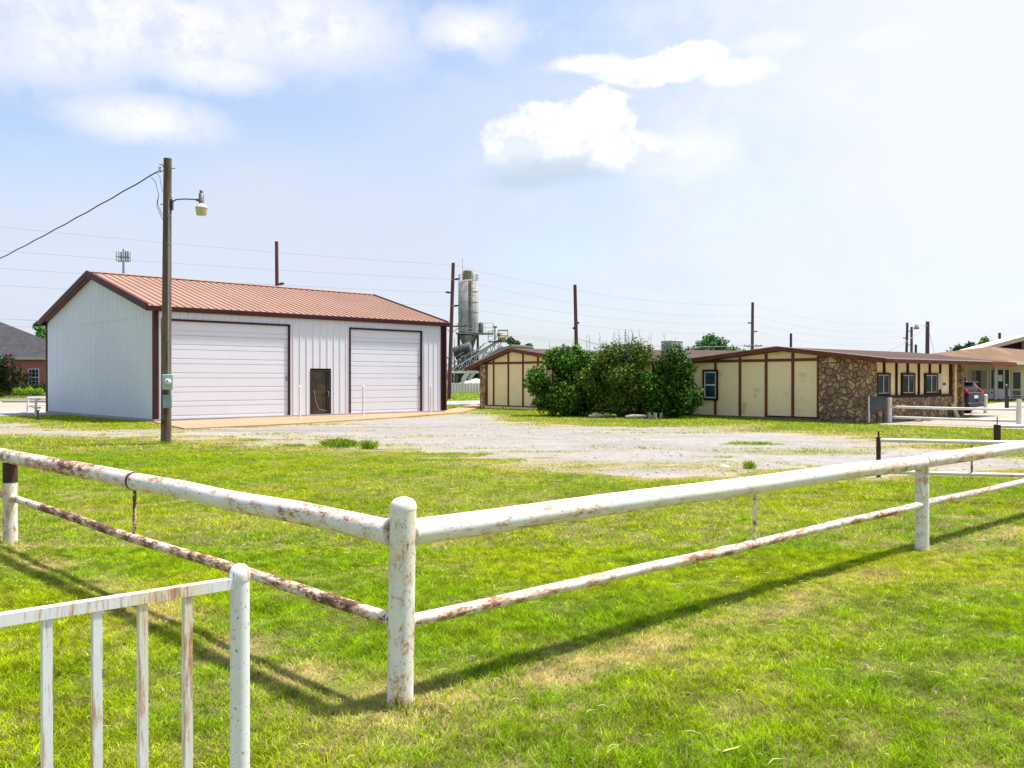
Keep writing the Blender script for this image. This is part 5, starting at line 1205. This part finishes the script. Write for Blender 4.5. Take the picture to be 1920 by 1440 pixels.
far_pole('leftmost thin pole of the cluster above the far motel roof', 1701, 605, 150, .20, M['pole_far'], -3, ins=((621, 1, .5), (634, -1, .5), (647, 1, .5)))
far_pole('second thin pole of the cluster above the far motel roof', 1709, 613, 120, .16, M['pole_far'], 0)
far_pole('shortest stub pole of the cluster above the far motel roof', 1717, 646, 140, .18, M['dark_metal'], 0)
tl_, tp = far_pole('thick pole carrying an arm lamp, rightmost of the cluster above the motel roof', 1739, 603, 75, .15, M['pole_far'], -1)
lz = EYE + (HZ - 612) / F * 75
MB().tube([(0, 0, lz), (-.5, 0, lz + .12), (-.8, 0, lz)], .025, 8).build('lamp_arm', M['conduit'], tl_); MB().lathe([(.001, lz + .2), (.10, lz + .18), (.10, lz), (.24, lz - .1), (.2, lz - .24), (.001, lz - .25)], -.9, 0, 14).build('lamp', M['conduit'], tl_)
far_pole('small pole above the beige hall roof at the right', 1874, 624, 120, .17, M['pole_far'], 0)
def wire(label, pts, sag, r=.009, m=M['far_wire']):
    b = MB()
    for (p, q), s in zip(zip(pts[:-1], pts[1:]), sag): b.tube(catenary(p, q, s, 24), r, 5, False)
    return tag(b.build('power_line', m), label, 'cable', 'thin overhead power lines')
off_l = Vector((-38.3, 35, 0)); far_r = Vector((62.5, 143, 0)); PA = at(850, 497, 71); PB = at(1411, 571, 107)
def ext(z): return Vector((off_l.x, off_l.y, z))
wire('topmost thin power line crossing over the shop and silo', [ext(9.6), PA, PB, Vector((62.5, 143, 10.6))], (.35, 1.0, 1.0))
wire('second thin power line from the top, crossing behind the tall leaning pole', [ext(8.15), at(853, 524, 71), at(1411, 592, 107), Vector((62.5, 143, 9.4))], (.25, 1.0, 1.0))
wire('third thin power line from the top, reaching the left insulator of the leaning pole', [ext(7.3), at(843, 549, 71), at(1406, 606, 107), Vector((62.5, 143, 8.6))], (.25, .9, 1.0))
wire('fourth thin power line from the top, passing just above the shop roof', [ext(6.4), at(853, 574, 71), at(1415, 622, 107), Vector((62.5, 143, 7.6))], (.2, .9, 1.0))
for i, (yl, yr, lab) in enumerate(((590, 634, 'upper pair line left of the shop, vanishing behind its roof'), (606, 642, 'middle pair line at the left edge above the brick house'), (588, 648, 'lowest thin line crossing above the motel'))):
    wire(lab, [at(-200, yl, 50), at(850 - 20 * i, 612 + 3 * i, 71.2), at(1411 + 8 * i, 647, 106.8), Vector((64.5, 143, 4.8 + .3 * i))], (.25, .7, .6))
wire('slack cable from the bare reddish pole down to the motel roof', [at(1078, 633, 66), at(1240, 660, 62)], (.3,), .012, M['wire'])
wire('cable from the lamp pole falling left to the motel roof', [at(1739, 609, 75), at(1655, 662, 60)], (.25,), .02)
wire('steep guy wire right of the lamp pole', [at(1740, 616, 75), at(1752, 662, 75)], (0.02,), .015)
# cell tower
c = at(232, 700, 250); t = thing('cell_tower', 'distant cell phone mast with antenna panels above the shop ridge', 'tower', (c.x, 250, 0)); zt_ = at(232, 467, 250).z
MB().tube([(0, 0, 0), (0, 0, zt_ * .6), (0, 0, zt_)], [.7, .5, .22], 12).build('mast', M['conduit'], t); za = at(232, 482, 250).z
b = MB()
for s_ in (-1, 1): b.bar((-1.7, s_ * .9, za), (1.7, s_ * .9, za), .2)
b.bar((-1.7, -.9, za - 1.2), (1.7, .9, za - 1.2), .2); b.bar((0, -.9, za), (0, .9, za), .2); b.build('platform', M['conduit'], t)
for x in (-1.6, -1.0, 1.0, 1.6):
    for y in (-.8, .8): MB().box((x - .16, y - .1, za - 1.3), (x + .16, y + .1, za + 1.5)).build('antenna_panel', M['white_frame'] if x * y > 0 else M['dark_metal'], t)

# ------------------------------------------------------------------ batch plant behind the road
YS = 150.0; sc_ = YS / F; c = at(878, 700, YS)
silo = thing('cement_silo', 'tall weathered grey cement silo with yellowish top house and railings', 'silo', (c.x, YS, 0)); R = 1.68
zt_, zb_ = at(0, 528, YS).z, at(0, 625, YS).z
MB().lathe([(.001, zt_ + .25), (R * .6, zt_ + .2), (R, zt_), (R, zb_), (.55, zb_ - 3.4), (.45, zb_ - 3.6)], 0, 0, 36).build('body', M['silo'], silo)
for k_ in range(1, 5): z = zb_ + (zt_ - zb_) * k_ / 5; MB().lathe([(R + .001, z - .04), (R + .035, z - .03), (R + .035, z + .03), (R + .001, z + .04)], 0, 0, 36).build('seam_band', M['silo'], silo)
MB().lathe([(.001, zt_ + 1.95), (.72, zt_ + 1.85), (.82, zt_ + 1.7), (.82, zt_ + .15)], -.05, 0, 8, False).build('top_house', M['silo_box'], silo)
def railing(parent, pts, z, h=1.0, m=M['plant_steel'], w_=.05, closed=False):
    b = MB(); P = [Vector((x, y, z)) for x, y in pts]
    if closed: P.append(P[0])
    for p in P: b.bar(p, p + Vector((0, 0, h)), w_)
    for p, q in zip(P[:-1], P[1:]):
        for k_ in (.5, 1.0): b.bar(p + Vector((0, 0, h * k_)), q + Vector((0, 0, h * k_)), w_)
    return b.build('railing', m, parent)
railing(silo, [(math.cos(a) * R * .98, math.sin(a) * R * .98) for a in [i * math.pi / 6 for i in range(12)]], zt_, 1.1, M['bin_grey'], .055, True)
MB().tube([(-.95, 0, zt_), (-.95, 0, zt_ + 3.9)], .05, 6).build('antenna', M['plant_steel'], silo)
# vertical panel and ladder on the camera side
a_ = math.radians(-78); px_, py_ = math.cos(a_) * (R + .03), math.sin(a_) * (R + .03)
MB().box((px_ - .28, py_ - .07, zb_ + .3), (px_ + .28, py_ + .1, zt_)).build('side_duct', M['silo_clean'], silo)
b = MB(); a_ = math.radians(-55); px_, py_ = math.cos(a_) * (R + .12), math.sin(a_) * (R + .12)
for dx in (-.22, .22): b.bar((px_ + dx, py_, zb_ - .2), (px_ + dx, py_, zt_ + 1.1), .05)
for i in range(26): z = zb_ + i * (zt_ - zb_) / 25; b.bar((px_ - .22, py_, z), (px_ + .22, py_, z), .04)
for i in range(7):
    z = zb_ + 1 + i * (zt_ - zb_ - 1) / 6; b.bar((px_ - .35, py_ - .4, z), (px_ + .35, py_ - .4, z), .05); b.bar((px_ - .35, py_ - .4, z), (px_ - .22, py_, z), .04); b.bar((px_ + .35, py_ - .4, z), (px_ + .22, py_, z), .04)
b.build('ladder', M['bin_grey'], silo)
MB().box((-R - .3, -R - .5, zb_ - .15), (R + 2.6, R + .3, zb_)).build('deck', M['bin_grey'], silo)
railing(silo, [(R * .5, -R - .45), (R + 1.2, -R - .45), (R + 2.5, -R - .45), (R + 2.5, R)], zb_, 1.6, M['plant_steel'], .06); railing(silo, [(-R - .25, -R - .45), (-R * .2, -R - .45), (R * .5, -R - .45)], zb_, 1.5, M['plant_steel'], .05)
for sx_ in (-1, 1):
    for sy_ in (-1, 1): MB().bar((sx_ * R * .95, sy_ * R * .95, 0), (sx_ * R * .95, sy_ * R * .95, zb_ - .15), .26).build('leg', M['plant_dark'], silo)
b = MB()
for z0, z1 in ((.5, 4.2), (4.2, zb_ - .3)):
    for s_ in (-1, 1): b.bar((-R * .95, s_ * R * .95, z0), (R * .95, s_ * R * .95, z1), .13); b.bar((R * .95, s_ * R * .95, z0), (-R * .95, s_ * R * .95, z1), .13); b.bar((-R * .95, s_ * R * .95, z1), (R * .95, s_ * R * .95, z1), .16)
b.build('brace', M['plant_dark'], silo)
MB().lathe([(.9, zb_ - 3.4), (1.25, zb_ - 3.6), (1.25, zb_ - 5.4), (.4, zb_ - 6.6)], .1, -.2, 16).build('weigh_hopper', M['plant_dark'], silo)
MB().lathe([(.001, zb_ + 1.9), (.4, zb_ + 1.7), (.42, zb_ + .1)], R + .45, 0, 12).build('dust_filter', M['plant_dark'], silo)
# conveyor
cv = thing('conveyor', 'inclined galvanised truss conveyor rising right with railed head platform beside the silo', 'conveyor', (0, 0, 0)); Yc = 142.0
pa_ = at(838, 712, Yc); pb_ = at(942, 649, Yc); d = (pb_ - pa_); n_ = 14; hh = Vector((0, 0, 1.15))
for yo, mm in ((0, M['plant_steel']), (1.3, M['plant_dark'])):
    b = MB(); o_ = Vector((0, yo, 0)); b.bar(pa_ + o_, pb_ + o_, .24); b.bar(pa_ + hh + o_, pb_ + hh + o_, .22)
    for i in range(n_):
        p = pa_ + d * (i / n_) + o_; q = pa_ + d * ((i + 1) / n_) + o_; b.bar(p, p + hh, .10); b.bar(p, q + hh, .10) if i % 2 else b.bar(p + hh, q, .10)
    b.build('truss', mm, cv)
b = MB(); b.bar(pa_ + hh * 1.9, pb_ + hh * 1.75, .08)
for i in range(10): p = pa_ + d * (i / 9.0); b.bar(p + hh, p + hh * 1.85, .06)
b.build('railing', M['plant_steel'], cv)
b = MB(); v = [pa_ + hh, pb_ + hh, pb_ + hh + Vector((0, 1.2, 0)), pa_ + hh + Vector((0, 1.2, 0))]; vv = [p + Vector((0, .05, .28)) for p in v] + [p + Vector((0, .05, .08)) for p in v]
b.add([tuple(p) for p in vv], [(0, 1, 2, 3), (7, 6, 5, 4), (0, 4, 5, 1), (1, 5, 6, 2), (2, 6, 7, 3), (3, 7, 4, 0)]).build('belt', M['plant_dark'], cv)
hp_ = at(918, 640, Yc); t2 = MB(); t2.box((hp_.x - .2, Yc - .8, hp_.z - .1), (hp_.x + 2.9, Yc + 2, hp_.z)).build('head_deck', M['plant_dark'], cv)
r_ = railing(cv, [(hp_.x - .2, Yc - .7), (hp_.x + .9, Yc - .7)], hp_.z, 1.6, M['plant_blue'], .09); r_ = railing(cv, [(hp_.x + 1.4, Yc - .7), (hp_.x + 2.9, Yc - .7), (hp_.x + 2.9, Yc + 1.5), (hp_.x + 1.4, Yc + 1.5)], hp_.z, 1.75, M['plant_dark'], .09)
MB().tube([(hp_.x + .85, Yc - .3, hp_.z), (hp_.x + .85, Yc - .3, hp_.z + 2.2)], .10, 8).build('pole', M['plant_blue'], cv); MB().lathe([(.001, hp_.z + 2.45), (.32, hp_.z + 2.4), (.34, hp_.z + 2.2), (.1, hp_.z + 2.12)], hp_.x + .9, Yc - .3, 10).build('floodlight', M['plant_blue'], cv)
mo = at(942, 634, Yc); MB().tube([(mo.x - .6, Yc, mo.z), (mo.x + .55, Yc, mo.z + .05)], [.42, .5], 14).build('drive_motor', M['yellow_mach'], cv); MB().bbox((mo.x - .9, Yc - .3, mo.z + .3), (mo.x - .1, Yc + .5, mo.z + .95), .15).build('motor_cover', M['yellow_mach'], cv)
b = MB()
for f_, yy in ((.28, 0), (.62, 0), (.9, 0)):
    p = pa_ + d * f_; b.bar(p, Vector((p.x - .3, Yc, 0)), .16); b.bar(p + Vector((0, 1.3, 0)), Vector((p.x + .3, Yc + 1.3, 0)), .16); b.bar(p, Vector((p.x + 1.2, Yc, max(.2, p.z * .2))), .10)
b.build('trestle', M['plant_dark'], cv)
b = MB(); q = at(936, 660, Yc - .6); b.bar(at(884, 700, Yc - .6), at(912, 668, Yc - .6), .3); b.build('chute', M['plant_steel'], cv)
# mixing machinery below the silo
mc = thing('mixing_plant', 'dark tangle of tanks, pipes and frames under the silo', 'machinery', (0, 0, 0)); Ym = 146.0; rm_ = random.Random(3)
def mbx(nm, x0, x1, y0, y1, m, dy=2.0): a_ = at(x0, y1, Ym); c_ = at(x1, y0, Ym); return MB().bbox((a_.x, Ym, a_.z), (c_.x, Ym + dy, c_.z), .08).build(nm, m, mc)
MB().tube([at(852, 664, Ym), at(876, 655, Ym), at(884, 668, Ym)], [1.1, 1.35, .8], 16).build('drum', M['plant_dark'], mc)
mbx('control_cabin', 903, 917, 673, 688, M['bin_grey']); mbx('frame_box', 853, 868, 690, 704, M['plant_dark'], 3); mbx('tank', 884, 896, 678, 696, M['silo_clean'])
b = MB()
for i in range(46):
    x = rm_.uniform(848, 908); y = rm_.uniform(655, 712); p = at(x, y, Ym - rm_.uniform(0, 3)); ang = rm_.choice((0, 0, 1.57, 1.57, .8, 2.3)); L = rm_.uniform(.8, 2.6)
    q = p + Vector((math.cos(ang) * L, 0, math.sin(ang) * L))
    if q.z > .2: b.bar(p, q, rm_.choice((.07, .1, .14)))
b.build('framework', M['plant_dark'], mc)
b = MB()
for i in range(14):
    x = rm_.uniform(850, 905); y = rm_.uniform(662, 705); p = at(x, y, Ym - 3.2); ang = rm_.choice((0, 1.57, .55, .55)); b.bar(p, p + Vector((math.cos(ang) * 1.8, 0, math.sin(ang) * 1.8)), .07)
b.build('pipes', M['plant_steel'], mc)
for px in (845, 852, 860, 868): p = at(px, 650 + (px % 7) * 3, Ym - 2); MB().bar((p.x, p.y, 0), tuple(p), .12).build('mast', M['plant_dark'], mc)
# big grey aggregate bin
ab = thing('aggregate_bin', 'large grey sloped steel bin rising behind the left motel gable', 'bin', (0, 0, 0)); Ya = 118.0
poly = [(893, 694), (905, 673), (936, 653), (962, 646), (999, 650), (1003, 694)]; P = [at(x, y, Ya) for x, y in poly]
MB().prism([(p.x, p.z) for p in P], Ya, Ya + 5).build('body', M['bin_grey'], ab)
p = at(958, 645.5, Ya - .3); q = at(999, 648.5, Ya - .3); MB().add([(p.x, Ya - .3, p.z), (q.x, Ya - .3, q.z), (q.x, Ya - .3, q.z - .25), (p.x, Ya - .3, p.z - .25), (p.x, Ya + 5.3, p.z), (q.x, Ya + 5.3, q.z), (q.x, Ya + 5.3, q.z - .25), (p.x, Ya + 5.3, p.z - .25)], [(0, 3, 2, 1), (4, 5, 6, 7), (0, 1, 5, 4), (3, 7, 6, 2), (0, 4, 7, 3), (1, 2, 6, 5)]).build('rim', M['plant_steel'], ab)
for px in (900, 950, 1000): p = at(px, 690, Ya + .3); MB().bar((p.x, p.y, 0), (p.x, p.y, p.z), .3).build('leg', M['plant_dark'], ab)
# open shed + gravel heap + concrete panels
sh = thing('open_shed', 'open shed with pale roof edge and dark interior under the conveyor', 'shed', (0, 0, 0)); Yo = 124.0
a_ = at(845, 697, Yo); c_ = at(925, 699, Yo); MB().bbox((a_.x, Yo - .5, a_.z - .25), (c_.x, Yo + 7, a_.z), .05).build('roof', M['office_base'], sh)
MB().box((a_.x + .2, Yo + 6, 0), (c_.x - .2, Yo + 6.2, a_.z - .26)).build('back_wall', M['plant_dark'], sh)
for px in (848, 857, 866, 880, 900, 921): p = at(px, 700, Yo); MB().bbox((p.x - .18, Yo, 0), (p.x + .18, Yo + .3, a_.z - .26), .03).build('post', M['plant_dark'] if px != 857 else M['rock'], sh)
c = at(893, 700, 112); hb = MB(); vs = [(0, 0, 1.75)]; n = 18
for j, (q, z) in enumerate(((.35, 1.3), (.7, .65), (1.0, .0))):
    for k_ in range(n): an = k_ / n * 6.283; vs.append((math.cos(an) * 4.6 * q * (1 + .1 * math.sin(k_ * 2.3 + j)), math.sin(an) * 3 * q, z))
fs = [(0, 1 + k_, 1 + (k_ + 1) % n) for k_ in range(n)] + [(1 + j * n + k_, 1 + (j + 1) * n + k_, 1 + (j + 1) * n + (k_ + 1) % n, 1 + j * n + (k_ + 1) % n) for j in range(2) for k_ in range(n)]
o = hb.add(vs, fs, True).build('gravel_heap', M['aggregate']); o.location = (c.x, 112, 0); tag(o, 'pale grey heap of gravel behind the concrete panel fence', 'gravel heap')
ch = MB(); ch.bar(at(868, 713, 109), at(882, 692, 109), .55); ch.bar(at(880, 712, 109.2), at(892, 694, 109.2), .4); ch.bar(at(868, 713, 109), at(867, 722, 109), .4); o = ch.build('loading_chute', M['office_base']); tag(o, 'slanting whitish chute beside the gravel heap', 'chute')
cf = thing('concrete_fence', 'pale concrete panel fence beyond the road between shop and motel', 'fence', (0, 0, 0))
for i in range(26):
    px0 = 826 + i * 5.5; Yf = 104 + i * .25; p = at(px0, 700, Yf); w_ = 5.5 / F * Yf
    MB().bbox((p.x + .012, Yf, 0), (p.x + w_ - .012, Yf + .2, 1.16 + .02 * math.sin(i * 2.1)), .02).build('panel', M['concrete_white'], cf)
# thin signpost by the leaning pole
t = thing('sign_post', 'thin teal post just left of the tall leaning pole', 'post', at(836.5, 746, 66) * 1.0); t.location.z = 0; MB().tube([(0, 0, 0), (0, 0, 2.2)], .035, 8).build('shaft', M['box_teal'], t); MB().box((-.05, -.05, 2.0), (.05, .05, 2.22)).build('cap', M['box_teal'], t)
# wheel stop on the left lot
p = G(30, 757); ws = MB().bbox((-2.6, -.12, 0), (2.6, .12, .14), .03).build('wheel_stop', M['concrete']); ws.location = (p.x, p.y + 3, .012); tag(ws, 'long pale concrete wheel stop on the lot before the brick house', 'wheel stop')

# ------------------------------------------------------------------ tall grass clumps, fallen leaf
def tuft(px, py, w_, h, n, label, pal=((.13, .22, .02), (.2, .26, .03), (.07, .15, .015)), name='grass_clump', group='taller grass clumps at the gravel edge'):
    p = G(px, py); x = rng.normal(size=n) * w_ * .35; y = rng.normal(size=n) * w_ * .25; hh = h * (.4 + .6 * rng.random(n)) * np.exp(-(x / w_) ** 2); dx = x * .3 + rng.normal(size=n) * h * .22; dy = y * .3 + rng.normal(size=n) * h * .15; wd = .0035
    an = rng.random(n) * 6.28; a = np.cos(an) * wd; b = np.sin(an) * wd; z0 = np.full(n, 0.0)
    V = np.stack([np.stack([x - a, y - b, z0], 1), np.stack([x + a, y + b, z0], 1), np.stack([x + dx * .45 + a * .7, y + dy * .45 + b * .7, hh * .7], 1), np.stack([x + dx, y + dy, hh], 1)], 1).reshape(-1, 3)
    b0 = (np.arange(n) * 4)[:, None]; Fc = np.concatenate([b0 + [0, 1, 2], b0 + [0, 2, 3]], 0); cc = np.array(pal)[rng.integers(0, len(pal), n)] * (.7 + .6 * rng.random(n))[:, None]
    o = raw_mesh(name, V, Fc, M['blade'], np.repeat(cc, 4, 0)); o.location = p; return tag(o, label, 'grass clump', group)
TP = ((.26, .42, .03), (.38, .46, .05), (.14, .28, .02))
tuft(635, 838, .50, .24, 800, 'largest bushy grass clump standing in the gravel right of the timber pole', TP); tuft(690, 842, .24, .26, 240, 'thin wispy grass clump just right of the largest clump', TP); tuft(1408, 834, .7, .10, 500, 'low spreading green clump alone in the right of the gravel', TP)
tuft(1405, 880, .12, .18, 170, 'small upright weed on the gravel edge beside the pale rock', TP); tuft(305, 833, .2, .10, 160, 'grass clump growing round the foot of the timber pole', TP, group=None); tuft(548, 838, .4, .10, 300, 'low grass clump between the timber pole and the largest clump', TP)
tuft(752, 1332, .12, .07, 110, 'taller grass round the foot of the corner post', TP, group=None)
p = G(1372, 1424); lf = MB().add([(-.045, 0, .035), (-.02, -.014, .045), (.02, -.014, .048), (.05, 0, .052), (.02, .012, .04), (-.02, .012, .038), (0, 0, .036)], [(0, 1, 6), (1, 2, 6), (2, 3, 6), (3, 4, 6), (4, 5, 6), (5, 0, 6)]).build('fallen_leaf', M['leaf_yellow'], recalc=False)
lf.location = p; lf.rotation_euler = (0, 0, .3); tag(lf, 'single yellow fallen leaf on the grass at the bottom right', 'leaf')
